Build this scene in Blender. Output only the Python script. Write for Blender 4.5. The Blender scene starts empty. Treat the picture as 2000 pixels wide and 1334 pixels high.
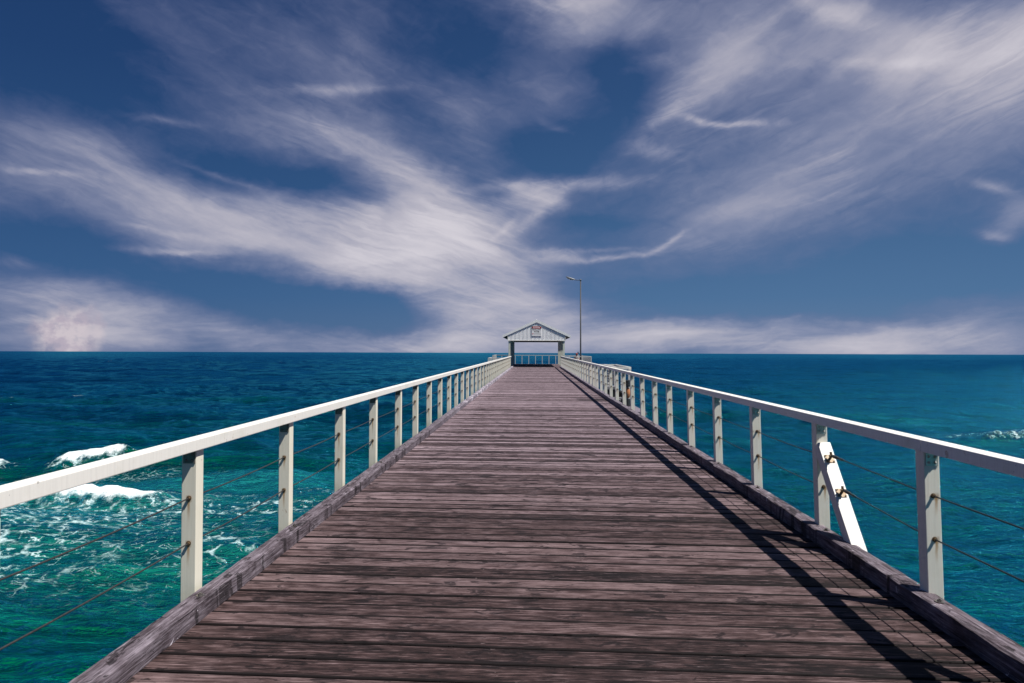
import bpy, bmesh, math, random
import numpy as np
from mathutils import Vector, Matrix, Euler

random.seed(7)
RNG = np.random.default_rng(11)
R = math.radians
scene = bpy.context.scene
COL = scene.collection

# ------------------------------------------------------------------ camera
K = 0.0041                  # the pier climbs very slightly out to sea
DECK = 4.4                  # deck height above the water at y = 0
EYE = DECK + 1.6
FPX = 1333.0                # focal length in pixels of the 2000 px wide photograph
cam_d = bpy.data.cameras.new("camera")
cam = bpy.data.objects.new("camera", cam_d)
COL.objects.link(cam)
cam_d.sensor_width = 36
cam_d.lens = 24.0
cam_d.clip_start = 0.05
cam_d.clip_end = 60000
cam.location = (0, 0, EYE)
CAMR = (Matrix.Rotation(R(1.89), 3, 'Z') @ Matrix.Rotation(R(90 + 0.94), 3, 'X') @ Matrix.Rotation(R(0.20), 3, 'Z'))
cam.rotation_euler = CAMR.to_euler()
scene.camera = cam


def azel(px, py):
    """direction (azimuth from +Y towards +X, elevation) in degrees of a point of the photograph"""
    d = CAMR @ Vector(((px - 1000) / FPX, (667 - py) / FPX, -1))
    d.normalize()
    return math.degrees(math.atan2(d.x, d.y)), math.degrees(math.asin(d.z))


# ------------------------------------------------------------------ node helpers
class NT:
    def __init__(s, tree):
        s.t = tree
        s.n = tree.nodes
        s.l = tree.links

    def put(s, sock, v):
        if v is None:
            return
        if isinstance(v, bpy.types.NodeSocket):
            s.l.new(v, sock)
        elif isinstance(v, (tuple, list)) and len(v) == 3 and sock.type == 'RGBA':
            sock.default_value = (*v, 1)
        else:
            sock.default_value = v

    def math(s, op, a, b=None, c=None, clamp=False):
        m = s.n.new('ShaderNodeMath')
        m.operation = op
        m.use_clamp = clamp
        for i, v in enumerate((a, b, c)):
            if v is not None:
                s.put(m.inputs[i], v)
        return m.outputs[0]

    def vmath(s, op, a, b=None, out=0):
        m = s.n.new('ShaderNodeVectorMath')
        m.operation = op
        s.put(m.inputs[0], a)
        if b is not None:
            s.put(m.inputs[1], b)
        return m.outputs[out]

    def mapping(s, v, loc=(0, 0, 0), rot=(0, 0, 0), sc=(1, 1, 1), typ='POINT'):
        m = s.n.new('ShaderNodeMapping')
        m.vector_type = typ
        s.put(m.inputs[0], v)
        m.inputs[1].default_value = loc
        m.inputs[2].default_value = rot
        m.inputs[3].default_value = sc
        return m.outputs[0]

    def noise(s, v, scale=1, detail=2, rough=0.5, dist=0.0, col=False, lac=2.0):
        m = s.n.new('ShaderNodeTexNoise')
        s.put(m.inputs['Vector'], v)
        m.inputs['Scale'].default_value = scale
        m.inputs['Detail'].default_value = detail
        m.inputs['Roughness'].default_value = rough
        m.inputs['Distortion'].default_value = dist
        m.inputs['Lacunarity'].default_value = lac
        return m.outputs[1 if col else 0]

    def voronoi(s, v, scale=1, feature='F1', out=0):
        m = s.n.new('ShaderNodeTexVoronoi')
        m.feature = feature
        s.put(m.inputs['Vector'], v)
        m.inputs['Scale'].default_value = scale
        return m.outputs[out]

    def ramp(s, f, stops, interp='LINEAR'):
        m = s.n.new('ShaderNodeValToRGB')
        m.color_ramp.interpolation = interp
        e = m.color_ramp.elements
        while len(e) < len(stops):
            e.new(0.5)
        for k, (p, c) in enumerate(stops):
            e[k].position = p
            e[k].color = (*c, 1) if len(c) == 3 else c
        s.put(m.inputs[0], f)
        return m.outputs[0]

    def mr(s, v, a, b, c=0.0, d=1.0, smooth=True):
        m = s.n.new('ShaderNodeMapRange')
        m.interpolation_type = 'SMOOTHSTEP' if smooth else 'LINEAR'
        s.put(m.inputs[0], v)
        s.put(m.inputs[1], a)
        s.put(m.inputs[2], b)
        s.put(m.inputs[3], c)
        s.put(m.inputs[4], d)
        return m.outputs[0]

    def mix(s, f, a, b, mode='MIX'):
        m = s.n.new('ShaderNodeMix')
        m.data_type = 'RGBA'
        m.blend_type = mode
        s.put(m.inputs[0], f)
        s.put(m.inputs[6], a)
        s.put(m.inputs[7], b)
        return m.outputs[2]

    def attr(s, name):
        m = s.n.new('ShaderNodeAttribute')
        m.attribute_name = name
        return m.outputs['Fac']

    def pos(s):
        return s.n.new('ShaderNodeNewGeometry').outputs['Position']

    def obj(s):
        return s.n.new('ShaderNodeTexCoord').outputs['Object']

    def rand(s):
        return s.n.new('ShaderNodeObjectInfo').outputs['Random']

    def sep(s, v):
        m = s.n.new('ShaderNodeSeparateXYZ')
        s.put(m.inputs[0], v)
        return m.outputs

    def comb(s, x, y, z=0.0):
        m = s.n.new('ShaderNodeCombineXYZ')
        s.put(m.inputs[0], x)
        s.put(m.inputs[1], y)
        s.put(m.inputs[2], z)
        return m.outputs[0]

    def bump(s, h, strength=0.5, dist=0.01, normal=None):
        m = s.n.new('ShaderNodeBump')
        m.inputs['Strength'].default_value = strength
        m.inputs['Distance'].default_value = dist
        s.put(m.inputs['Height'], h)
        if normal is not None:
            s.put(m.inputs['Normal'], normal)
        return m.outputs[0]


def material(name):
    m = bpy.data.materials.new(name)
    m.use_nodes = True
    m.node_tree.nodes.clear()
    t = NT(m.node_tree)
    out = t.n.new('ShaderNodeOutputMaterial')
    b = t.n.new('ShaderNodeBsdfPrincipled')
    t.l.new(b.outputs[0], out.inputs[0])
    return m, t, b, out


# ------------------------------------------------------------------ sun and sky
SUN_DIR = Vector((0.53, -0.24, 1.0)).normalized()        # towards the sun: high, to the right, a little behind
sun_el = math.asin(SUN_DIR.z)
sun_az = math.atan2(SUN_DIR.x, SUN_DIR.y)
sd = bpy.data.lights.new("sun", 'SUN')
sd.energy = 5.0
sd.angle = R(0.53)
sd.color = (1.0, 0.965, 0.91)
sun = bpy.data.objects.new("sun", sd)
COL.objects.link(sun)
sun.location = (20, -12, 60)
sun.rotation_euler = (-SUN_DIR).to_track_quat('-Z', 'Y').to_euler()

scene.view_settings.view_transform = 'Standard'
scene.view_settings.look = 'None'
scene.view_settings.gamma = 1
scene.view_settings.exposure = 0.30
scene.cycles.max_bounces = 5
scene.cycles.diffuse_bounces = 2
scene.cycles.glossy_bounces = 3
scene.cycles.sample_clamp_indirect = 4
scene.cycles.caustics_reflective = False
scene.cycles.caustics_refractive = False

world = bpy.data.worlds.new("World")
scene.world = world
world.use_nodes = True
world.node_tree.nodes.clear()
W = NT(world.node_tree)
wout = W.n.new('ShaderNodeOutputWorld')
bg = W.n.new('ShaderNodeBackground')
W.l.new(bg.outputs[0], wout.inputs[0])
BG = 0.10
world.cycles.sampling_method = 'NONE'
bg.inputs[1].default_value = BG
sky = W.n.new('ShaderNodeTexSky')
sky.sky_type = 'NISHITA'
sky.sun_disc = False
sky.sun_elevation = sun_el
sky.sun_rotation = sun_az
sky.altitude = 0
sky.air_density = 1.0
sky.dust_density = 0.4
sky.ozone_density = 3.0

gdir = W.n.new('ShaderNodeTexCoord').outputs['Generated']
sx, sy, sz = W.sep(W.vmath('NORMALIZE', gdir))[0:3]
AZ = W.math('MULTIPLY', W.math('ARCTAN2', sx, sy), 180 / math.pi)
EL = W.math('MULTIPLY', W.math('ARCSINE', sz), 180 / math.pi)
P = W.comb(AZ, EL, 1.0)

# clear-sky colour: the physical sky, deepened as a polarised blue sky is
tone = W.ramp(W.mr(EL, 0.0, 34.0, smooth=False),
              [(0.0, (.098, .165, .290)), (0.13, (.058, .135, .270)), (0.35, (.036, .096, .215)), (0.6, (.023, .066, .170)), (1.0, (.014, .042, .125))])
tone = W.mix(1.0, tone, (1 / BG, 1 / BG, 1 / BG), 'MULTIPLY')
skyc = W.mix(0.88, W.mix(1.0, sky.outputs[0], (.10, .16, .22), 'MULTIPLY'), tone)
side = W.mr(AZ, -45.0, 25.0, 0.0, 1.0)
skyc = W.mix(1.0, skyc, W.mix(side, (0.58, 0.68, 0.80), (1.12, 1.06, 1.04)), 'MULTIPLY')

# cirrus: brush-shaped veils placed by direction, their coordinates bent by slow turbulence
w1 = W.noise(W.mapping(P, sc=(0.055, 0.09, 1)), 1.0, 3, 0.55, col=True)
w1 = W.vmath('SUBTRACT', w1, (0.5, 0.5, 0.5))
w1 = W.vmath('MULTIPLY', w1, (4.5, 3.4, 0.0))
w2 = W.noise(W.mapping(P, loc=(31, 7, 0), sc=(0.28, 0.5, 1)), 1.0, 4, 0.6, col=True)
w2 = W.vmath('MULTIPLY', W.vmath('SUBTRACT', w2, (0.5, 0.5, 0.5)), (2.2, 1.6, 0.0))
PW = W.vmath('ADD', W.vmath('ADD', P, w1), w2)
PS = W.vmath('ADD', P, W.vmath('MULTIPLY', W.vmath('ADD', w1, w2), (0.5, 0.5, 0)))   # hardly bent, for fine strands

# x0, y0, x1, y1, half width in pixels of the photograph, amount
STROKES = [
    # bright swept cloud in the middle left
    (470, 462, 900, 490, 50, .80), (620, 505, 840, 522, 34, .90), (740, 425, 880, 430, 52, .55), (820, 380, 900, 450, 44, .45), (330, 470, 520, 462, 16, .40),
    (850, 470, 1060, 420, 30, .50), (280, 440, 520, 430, 34, .18), (900, 500, 1060, 500, 26, .35), (1040, 400, 1090, 390, 24, .40),
    # long veil on the left
    (0, 300, 360, 370, 58, .52), (0, 370, 560, 420, 40, .28), (40, 240, 300, 300, 26, .22), (400, 385, 640, 420, 40, .30), (-40, 330, 60, 340, 60, .10),
    # veils rising from the middle to the upper left
    (340, 180, 600, 280, 52, .26), (540, 260, 790, 310, 30, .40), (460, 60, 720, 180, 90, .24), (680, 230, 840, 350, 42, .34), (620, 230, 740, 270, 24, .18),
    (700, 10, 740, 150, 46, .22), (200, 10, 420, 30, 40, .12), (700, 335, 900, 355, 24, .28), (560, 110, 760, 140, 30, .12),
    (930, 150, 1110, 185, 52, .38), (900, 240, 1010, 330, 50, .24), (1000, 400, 1110, 375, 20, .40), (880, 190, 960, 260, 40, .12),
    (1010, 18, 1230, 40, 34, .55), (990, 0, 1200, 8, 12, .5), (1100, 60, 1280, 20, 40, .25),
    # upper right
    (1320, 60, 1560, 80, 76, .36), (1560, 24, 1880, 80, 56, .55), (1640, 120, 1860, 110, 30, .55), (1560, 10, 1680, 46, 18, .4), (1250, 275, 1430, 120, 34, .38),
    (1420, 160, 1800, 190, 66, .24), (1780, 60, 2080, 20, 60, .32), (1900, 180, 2080, 110, 60, .26), (1370, 150, 1520, 110, 30, .2),
    # broad smooth veil sloping across the right
    (1340, 425, 2040, 225, 86, .40), (1260, 480, 1560, 400, 56, .24), (1480, 270, 2020, 170, 80, .22), (1230, 330, 1480, 330, 60, .16), (1700, 260, 2080, 200, 70, .12),
    (1955, 440, 2010, 400, 28, .55), (1985, 60, 2050, 90, 40, .3),
    # pale haze behind the shelter and low banks along the horizon
    (810, 590, 1010, 610, 62, .60), (880, 650, 1240, 660, 54, .55), (960, 540, 1080, 590, 44, .32), (1050, 590, 1120, 640, 40, .2),
    (-20, 570, 330, 606, 28, .55), (0, 640, 620, 672, 34, .42), (330, 620, 560, 660, 20, .36), (-20, 670, 300, 672, 34, .4), (0, 600, 300, 640, 30, .2),
    (640, 662, 900, 676, 22, .55), (1150, 640, 1480, 672, 30, .62), (1300, 636, 1760, 668, 26, .52), (1620, 664, 2060, 645, 32, .60),
    (1400, 684, 2040, 684, 16, .4), (1180, 618, 1330, 634, 14, .25), (1500, 630, 1760, 640, 16, .2), (1800, 600, 2040, 630, 26, .25),
    # openings of clear sky
    (480, 575, 750, 606, 26, -.75), (30, 60, 260, 190, 80, -.20), (330, 530, 520, 556, 20, -.3), (570, 330, 660, 350, 34, -.34), (320, 300, 560, 352, 26, -.34), (1000, 300, 1200, 270, 36, -.35), (1180, 110, 1230, 190, 34, -.35),
    (880, 60, 1000, 90, 50, -.25), (1560, 540, 1960, 500, 46, -.40), (1250, 580, 1560, 590, 26, -.35), (1080, 430, 1260, 425, 14, -.25), (660, 600, 780, 630, 26, -.35), (20, 470, 240, 490, 30, -.3), (700, 570, 790, 590, 14, -.2),
]
STRANDS = [
    (1045, 498, 1150, 500, 9, .60), (1150, 502, 1270, 490, 4, .55), (1270, 488, 1338, 448, 4, .40), (1050, 488, 1250, 482, 4, .28), (1340, 224, 1400, 240, 6, .45), (1400, 240, 1500, 243, 5, .55),
    (1240, 285, 1320, 296, 12, .32), (930, 372, 1060, 362, 8, .35), (1060, 360, 1240, 350, 12, .45), (1000, 455, 1090, 390, 9, .35), (260, 228, 380, 241, 5, .32),
    (560, 172, 760, 164, 8, .40), (380, 320, 490, 362, 4, .30), (1062, 232, 1130, 262, 5, .20), (0, 330, 140, 345, 4, .25), (0, 512, 60, 520, 8, .30),
    (1905, 358, 1965, 372, 6, .40), (250, 488, 420, 492, 5, .45), (260, 438, 400, 462, 5, .26), (1200, 150, 1300, 120, 10, .25), (1620, 590, 1720, 572, 12, .18),
    (1270, 250, 1330, 200, 12, .30), (1650, 130, 1830, 128, 7, .3), (1555, 20, 1660, 44, 12, .35), (960, 470, 1010, 430, 5, .3), (1920, 452, 1970, 462, 6, .4),
]


def brush(coord, strokes, acc):
    """add brush-shaped falloffs; coord is (azimuth, elevation, 1), so one dot product gives each local axis"""
    cd = coord
    for k, (x0, y0, x1, y1, w, a) in enumerate(strokes):
        a0, e0 = azel(x0, y0)
        a1, e1 = azel(x1, y1)
        wd = math.degrees(w / FPX)
        L = math.hypot(a1 - a0, e1 - e0) / 2 + 0.6 * wd
        ang = math.atan2(e1 - e0, a1 - a0)
        cx, cy = (a0 + a1) / 2, (e0 + e1) / 2
        ux, uy = math.cos(ang) / (L * 1.15), math.sin(ang) / (L * 1.15)
        vx, vy = -math.sin(ang) / (wd * 1.25), math.cos(ang) / (wd * 1.25)
        if k % 6 == 5:        # chain the brushes so the shader evaluates them one after another
            cd = W.vmath('MULTIPLY_ADD', W.comb(acc, 0.0), (1e-7, 0, 0))
            W.l.new(coord, cd.node.inputs[2])
        u = W.vmath('DOT_PRODUCT', cd, (ux, uy, -(cx * ux + cy * uy)), out=1)
        v = W.vmath('DOT_PRODUCT', cd, (vx, vy, -(cx * vx + cy * vy)), out=1)
        d2 = W.math('MULTIPLY_ADD', u, u, W.math('MULTIPLY', v, v))
        g = W.math('POWER', 0.36, d2)
        acc = W.math('MULTIPLY_ADD', g, a, acc)
    return acc


dens = brush(PW, STROKES, 0.09)
fine = brush(PS, STRANDS, 0.0)


# combed texture: two grain directions, down to the right on the left and up to the right on the right
def comb_noise(ang, sx_, sy_, det, rough, off):
    q = W.mapping(PS, (off, 0, 0), (0, 0, R(ang)), (1, 1, 1))
    q = W.vmath('MULTIPLY', q, (sx_, sy_, 1.0))
    return W.noise(q, 1.0, det, rough, 0.35)


sidemix = W.mr(AZ, -6.0, 10.0)


def fibres(ang, off):
    q = W.mapping(PS, (off, 0, 0), (0, 0, R(ang)))
    return W.noise(W.vmath('MULTIPLY', q, (.16, 1.5, 1.0)), 1.0, 5, .6, .8)


fl_, fr_ = fibres(14, 70), fibres(-18, 90)
fib = W.math('ADD', W.math('MULTIPLY', fl_, W.math('SUBTRACT', 1.0, sidemix)), W.math('MULTIPLY', fr_, sidemix))
lowmix = W.mr(EL, 3.0, 12.0)
cl = comb_noise(24, .075, .30, 6, .56, 3)
cr = comb_noise(-27, .055, .20, 6, .52, 17)
cf = comb_noise(-3, .10, .55, 6, .56, 40)
tex = W.math('ADD', W.math('MULTIPLY', cl, W.math('SUBTRACT', 1.0, sidemix)), W.math('MULTIPLY', cr, sidemix))
tex = W.math('ADD', W.math('MULTIPLY', tex, lowmix), W.math('MULTIPLY', cf, W.math('SUBTRACT', 1.0, lowmix)))
tex2 = W.noise(W.mapping(PS, (5, 9, 0), sc=(.5, .9, 1)), 1.0, 6, 0.60, 0.9)
big = W.noise(W.mapping(PS, (15, 2, 0), sc=(.10, .16, 1)), 1.0, 3, 0.5, 0.6)
body = W.math('MULTIPLY', dens, W.math('MULTIPLY_ADD', tex, 1.35, 0.30))
body = W.math('ADD', body, W.math('MULTIPLY_ADD', tex, .30, -.17))
body = W.math('ADD', body, W.math('MULTIPLY_ADD', tex2, .26, -.13))
body = W.math('ADD', body, W.math('MULTIPLY_ADD', big, .24, -.12))
body = W.math('ADD', body, W.math('MULTIPLY', fine, W.math('MULTIPLY_ADD', tex2, 1.0, .5)))
body = W.math('MULTIPLY', body, W.math('MULTIPLY_ADD', W.math('MULTIPLY', W.math('SUBTRACT', fib, .5), W.mr(big, .40, .62)), 0.9, 1.0))
cover = W.math('SUBTRACT', 1.0, W.math('POWER', 0.21, W.math('POWER', W.math('MAXIMUM', W.math('SUBTRACT', body, 0.02), 0.0001), 1.12)))
cover = W.math('MULTIPLY', cover, W.math('SUBTRACT', 1.0, W.math('MULTIPLY', W.math('MAXIMUM', W.mr(W.math('ABSOLUTE', AZ), 46.0, 75.0), W.mr(EL, 38.0, 55.0)), .92)))   # cloud thinned in the unseen sky to darken the fill light
# one small rounded heap low on the left
a0, e0 = azel(134, 652)
q = W.vmath('ADD', P, W.vmath('MULTIPLY', W.vmath('SUBTRACT', W.noise(W.mapping(P, sc=(.9, .9, 1)), 1.0, 4, .5, col=True), (.5, .5, .5)), (2.2, 1.8, 0)))
q = W.mapping(q, (a0, e0, 1), (0, 0, 0), (2.1, 1.9, 1), 'TEXTURE')
d2 = W.vmath('DOT_PRODUCT', q, q, out=1)
heap = W.mr(d2, 1.55, 0.20)
heap = W.math('MULTIPLY', heap, W.mr(W.noise(W.mapping(P, sc=(1.5, 1.5, 1)), 1.0, 6, .62), .30, .50, .85, 1.0))
cover = W.math('MAXIMUM', cover, W.math('MULTIPLY', heap, 0.85))
ccol = W.ramp(cover, [(0.0, (.13, .155, .31)), (.35, (.175, .20, .34)), (.62, (.29, .305, .43)), (.86, (.50, .48, .55)), (1.0, (.66, .63, .68))])
ccol = W.mix(heap, ccol, W.mix(W.mr(W.noise(W.mapping(P, (0, .3, 0), sc=(.8, .9, 1)), 1.0, 4, .55), .40, .60), (.50, .43, .50), (.66, .58, .61)))
ccol = W.mix(1.0, ccol, (0.86 / BG, 0.86 / BG, 0.86 / BG), 'MULTIPLY')
W.put(bg.inputs[0], W.mix(cover, skyc, ccol))

# ------------------------------------------------------------------ object helpers
ORG = {}


def tag(o, label=None, cat=None, group=None, kind=None):
    if label:
        o['label'] = label
    if cat:
        o['category'] = cat
    if group:
        o['group'] = group
    if kind:
        o['kind'] = kind
    return o


def link(o, parent, origin):
    COL.objects.link(o)
    origin = Vector(origin)
    ORG[o.name] = origin
    if parent is not None:
        o.parent = parent
        o.location = origin - ORG[parent.name]
    else:
        o.location = origin
    return o


def empty(name, origin, label, cat, group=None):
    o = bpy.data.objects.new(name, None)
    o.empty_display_size = 0.3
    link(o, None, origin)
    return tag(o, label, cat, group)


def dup(o, parent, origin):
    """copy of an object (not its children) under another parent, moved to a new world place"""
    c = o.copy()
    return link(c, parent, origin)


class MB:
    def __init__(s):
        s.v = []
        s.f = []

    def add(s, vs, fs):
        b = len(s.v)
        s.v += [tuple(v) for v in vs]
        s.f += [tuple(b + i for i in f) for f in fs]

    def box(s, x0, x1, y0, y1, z0, z1):
        s.add([(x0, y0, z0), (x1, y0, z0), (x1, y1, z0), (x0, y1, z0), (x0, y0, z1), (x1, y0, z1), (x1, y1, z1), (x0, y1, z1)],
              [(0, 3, 2, 1), (4, 5, 6, 7), (0, 1, 5, 4), (1, 2, 6, 5), (2, 3, 7, 6), (3, 0, 4, 7)])
        return s

    def beam(s, p0, p1, w, h, up=(0, 0, 1)):
        p0, p1 = Vector(p0), Vector(p1)
        d = (p1 - p0).normalized()
        side = d.cross(Vector(up)).normalized() * (w / 2)
        u = side.cross(d).normalized() * (h / 2)
        vs = []
        for p in (p0, p1):
            vs += [p - side - u, p + side - u, p + side + u, p - side + u]
        s.add(vs, [(0, 1, 2, 3), (7, 6, 5, 4), (0, 4, 5, 1), (1, 5, 6, 2), (2, 6, 7, 3), (3, 7, 4, 0)])
        return s

    def tube(s, pts, rad, n=10, cap=True):
        pts = [Vector(p) for p in pts]
        rs = rad if isinstance(rad, (list, tuple)) else [rad] * len(pts)
        rings = []
        for i, p in enumerate(pts):
            d = (pts[min(i + 1, len(pts) - 1)] - pts[max(i - 1, 0)]).normalized()
            a = Vector((0, 0, 1)) if abs(d.z) < .9 else Vector((1, 0, 0))
            e1 = d.cross(a).normalized()
            e2 = d.cross(e1)
            rings.append([p + (e1 * math.cos(2 * math.pi * k / n) + e2 * math.sin(2 * math.pi * k / n)) * rs[i] for k in range(n)])
        vs = [v for r in rings for v in r]
        fs = []
        for i in range(len(pts) - 1):
            for k in range(n):
                fs.append((i * n + k, i * n + (k + 1) % n, (i + 1) * n + (k + 1) % n, (i + 1) * n + k))
        if cap:
            fs.append(tuple(range(n)))
            fs.append(tuple((len(pts) - 1) * n + k for k in reversed(range(n))))
        s.add(vs, fs)
        return s

    def prism(s, poly, y0, y1):
        """polygon in x,z drawn out along y"""
        n = len(poly)
        s.add([(x, y0, z) for x, z in poly] + [(x, y1, z) for x, z in poly],
              [tuple(range(n)), tuple(reversed(range(n, 2 * n)))] + [(i, n + i, n + (i + 1) % n, (i + 1) % n) for i in range(n)])
        return s

    def build(s, name, mat, parent=None, origin=(0, 0, 0), bevel=0.0, seg=2, smooth=False):
        org = Vector(origin)
        me = bpy.data.meshes.new(name)
        me.from_pydata([tuple(Vector(v) - org) for v in s.v], [], s.f)
        bm = bmesh.new()
        bm.from_mesh(me)
        bmesh.ops.recalc_face_normals(bm, faces=bm.faces)
        if bevel:
            bmesh.ops.bevel(bm, geom=bm.edges[:], offset=bevel, segments=seg, profile=0.6, affect='EDGES', clamp_overlap=True)
        bm.to_mesh(me)
        bm.free()
        if smooth:
            for p in me.polygons:
                p.use_smooth = True
        me.materials.append(mat)
        o = bpy.data.objects.new(name, me)
        return link(o, parent, org)


def S(y):
    return DECK + K * y


# ------------------------------------------------------------------ materials
def wood_mat(name, along='x', tone=(1, 1, 1), lo=(.010, .007, .007), mid=(.074, .053, .053), hi=(.30, .26, .27), pale=0.0, rnd=True, droppings=False):
    m, t, b, out = material(name)
    p = t.pos()
    X, Y, Z = t.sep(p)[0:3]
    rid = t.attr('rnd') if rnd else t.math('MULTIPLY', t.rand(), 7.0)
    u = X if along == 'x' else Y
    v = Y if along == 'x' else t.math('ADD', X, t.math('MULTIPLY', Z, 1.3))
    off = t.math('MULTIPLY', rid, 53.0)
    # grain stretched along the board
    g1 = t.noise(t.comb(t.math('MULTIPLY_ADD', u, 3.0, off), t.math('MULTIPLY', v, 55.0), t.math('MULTIPLY', Z, 9.0)), 1.0, 6, .62, .6)
    g2 = t.noise(t.comb(t.math('MULTIPLY_ADD', u, 9.0, off), t.math('MULTIPLY', v, 210.0), off), 1.0, 4, .6, .3)
    g3 = t.noise(t.comb(t.math('MULTIPLY_ADD', u, .9, off), t.math('MULTIPLY', v, 3.2), off), 1.0, 4, .55, .4)
    U, V_ = (X, Y) if along == 'x' else (Y, X)
    stain = t.noise(t.comb(t.math('MULTIPLY', U, 1.1), t.math('MULTIPLY', V_, 2.4), t.math('MULTIPLY', rid, .6)), 1.0, 5, .66, .5)
    spot = t.noise(t.comb(t.math('MULTIPLY', U, 4.2), t.math('MULTIPLY', V_, 9.0), rid), 1.0, 4, .6, .4)
    f = t.math('ADD', t.math('MULTIPLY_ADD', g1, .95, t.math('MULTIPLY_ADD', g2, .62, t.math('MULTIPLY', g3, .34))), -.285)
    f = t.math('ADD', f, t.math('MULTIPLY', t.math('SUBTRACT', rid, .5), t.mr(Y, 4.0, 22.0, .32, .52, smooth=False)) if rnd else 0.0)
    patch = t.noise(t.comb(t.math('MULTIPLY_ADD', u, 5.0, off), t.math('MULTIPLY', v, 11.0), off), 1.0, 4, .66, .5)
    f = t.math('ADD', f, t.math('MULTIPLY_ADD', patch, .70, -.35))
    f = t.math('ADD', f, pale)
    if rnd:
        # boards near the shore end are darker than those out to sea
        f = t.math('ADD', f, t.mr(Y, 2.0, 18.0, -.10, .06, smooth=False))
        # pale, worn along the left kerb
        f = t.math('ADD', f, t.math('MULTIPLY', t.mr(X, -1.35, -1.9), .09))
    col = t.ramp(f, [(.38, lo), (.58, mid), (.78, tuple((a + c) / 2 for a, c in zip(mid, hi))), (.98, hi)])
    dark = t.math('MULTIPLY', t.mr(t.math('MULTIPLY_ADD', g1, .12, stain), .615, .72), .55)
    dark = t.math('MAXIMUM', dark, t.math('MULTIPLY', t.mr(t.math('MULTIPLY_ADD', g1, .14, spot), .655, .685), .93))
    if rnd:
        # one group of darker boards by the right kerb
        dark_boards = t.math('MULTIPLY', t.math('MULTIPLY', t.mr(X, 1.25, 1.5), t.math('MULTIPLY', t.mr(Y, 21.4, 21.6), t.mr(Y, 23.0, 22.7))), .75)
        dark = t.math('MAXIMUM', dark, dark_boards)
    col = t.mix(t.math('MULTIPLY', dark, .88), col, (.012, .009, .010))
    # bleached raised fibres
    fb = t.mr(t.math('MULTIPLY_ADD', g2, .75, t.math('MULTIPLY', g1, .45)), .665, .79)
    col = t.mix(t.math('MULTIPLY', fb, .65), col, (.40, .36, .38))
    # short cracks
    ck = t.noise(t.comb(t.math('MULTIPLY_ADD', u, 2.6, off), t.math('MULTIPLY', v, 95.0), off), 1.0, 2, .5, .8)
    crack = t.mr(t.math('ABSOLUTE', t.math('SUBTRACT', ck, .42)), .022, .004)
    crack = t.math('MULTIPLY', crack, t.mr(g3, .42, .56))
    col = t.mix(t.math('MULTIPLY', crack, .8), col, (.010, .008, .008))
    if rnd:
        # grime on the board edges, and the shade of the gaps painted on their sides
        eg = t.math('MULTIPLY', t.mr(t.math('MULTIPLY_ADD', g3, .5, t.attr('edge')), .62, 1.05), .97)
        col = t.mix(eg, col, (.010, .008, .009))
    # salt-white flecks
    fl = t.noise(t.comb(t.math('MULTIPLY', U, 20.0), t.math('MULTIPLY', V_, 62.0), off), 1.0, 3, .6, 0)
    flm = t.math('MULTIPLY', t.mr(fl, .69, .76), t.mr(t.noise(p, 1.3, 2), .45, .6))
    col = t.mix(t.math('MULTIPLY', flm, .75), col, (.50, .48, .50))
    if droppings:
        dr = t.noise(t.mapping(p, (3, 3, 0)), 7.0, 5, .65, .6)
        dm = t.math('MULTIPLY', t.mr(dr, .655, .69), t.mr(t.noise(p, .6, 1), .46, .6))
        farw = t.math('MULTIPLY', t.mr(Y, 14.0, 24.0), t.mr(t.noise(t.mapping(p, sc=(5, 2.2, 5)), 1.0, 5, .65), .46, .60))
        left = t.mr(X, 1.0, -1.0)
        col = t.mix(t.mr(Y, 7.0, 26.0, 0.0, .55), col, (.26, .245, .29))
        dm = t.math('MAXIMUM', dm, t.math('MULTIPLY', t.math('MULTIPLY', farw, left), .9))
        col = t.mix(dm, col, (.62, .60, .64))
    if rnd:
        # darker and browner at the shore end, a paler mauve grey further out
        variation = t.mr(t.math('ADD', Y, t.math('MULTIPLY_ADD', stain, 5.0, -2.5)), 2.5, 15.0)
        col = t.mix(1.0, col, t.mix(variation, (.62, .53, .49), (1.06, 1.03, 1.08)), 'MULTIPLY')
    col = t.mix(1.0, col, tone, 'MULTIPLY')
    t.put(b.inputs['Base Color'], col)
    b.inputs['Roughness'].default_value = .78
    b.inputs['Specular IOR Level'].default_value = .25
    h = t.math('ADD', t.math('MULTIPLY', g1, .6), t.math('MULTIPLY_ADD', g2, .35, t.math('MULTIPLY', crack, -1.2)))
    t.put(b.inputs['Normal'], t.bump(h, .9, .006))
    return m


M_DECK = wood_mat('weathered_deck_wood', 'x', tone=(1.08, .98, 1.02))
M_KERB = wood_mat('weathered_kerb_wood', 'y', tone=(.95, .90, .94), lo=(.012, .009, .010), mid=(.080, .064, .072), hi=(.30, .27, .30), pale=.02, rnd=False, droppings=True)
M_BEAM = wood_mat('dark_under_timber', 'y', lo=(.01, .008, .007), mid=(.04, .03, .028), hi=(.09, .08, .075), rnd=False)


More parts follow.
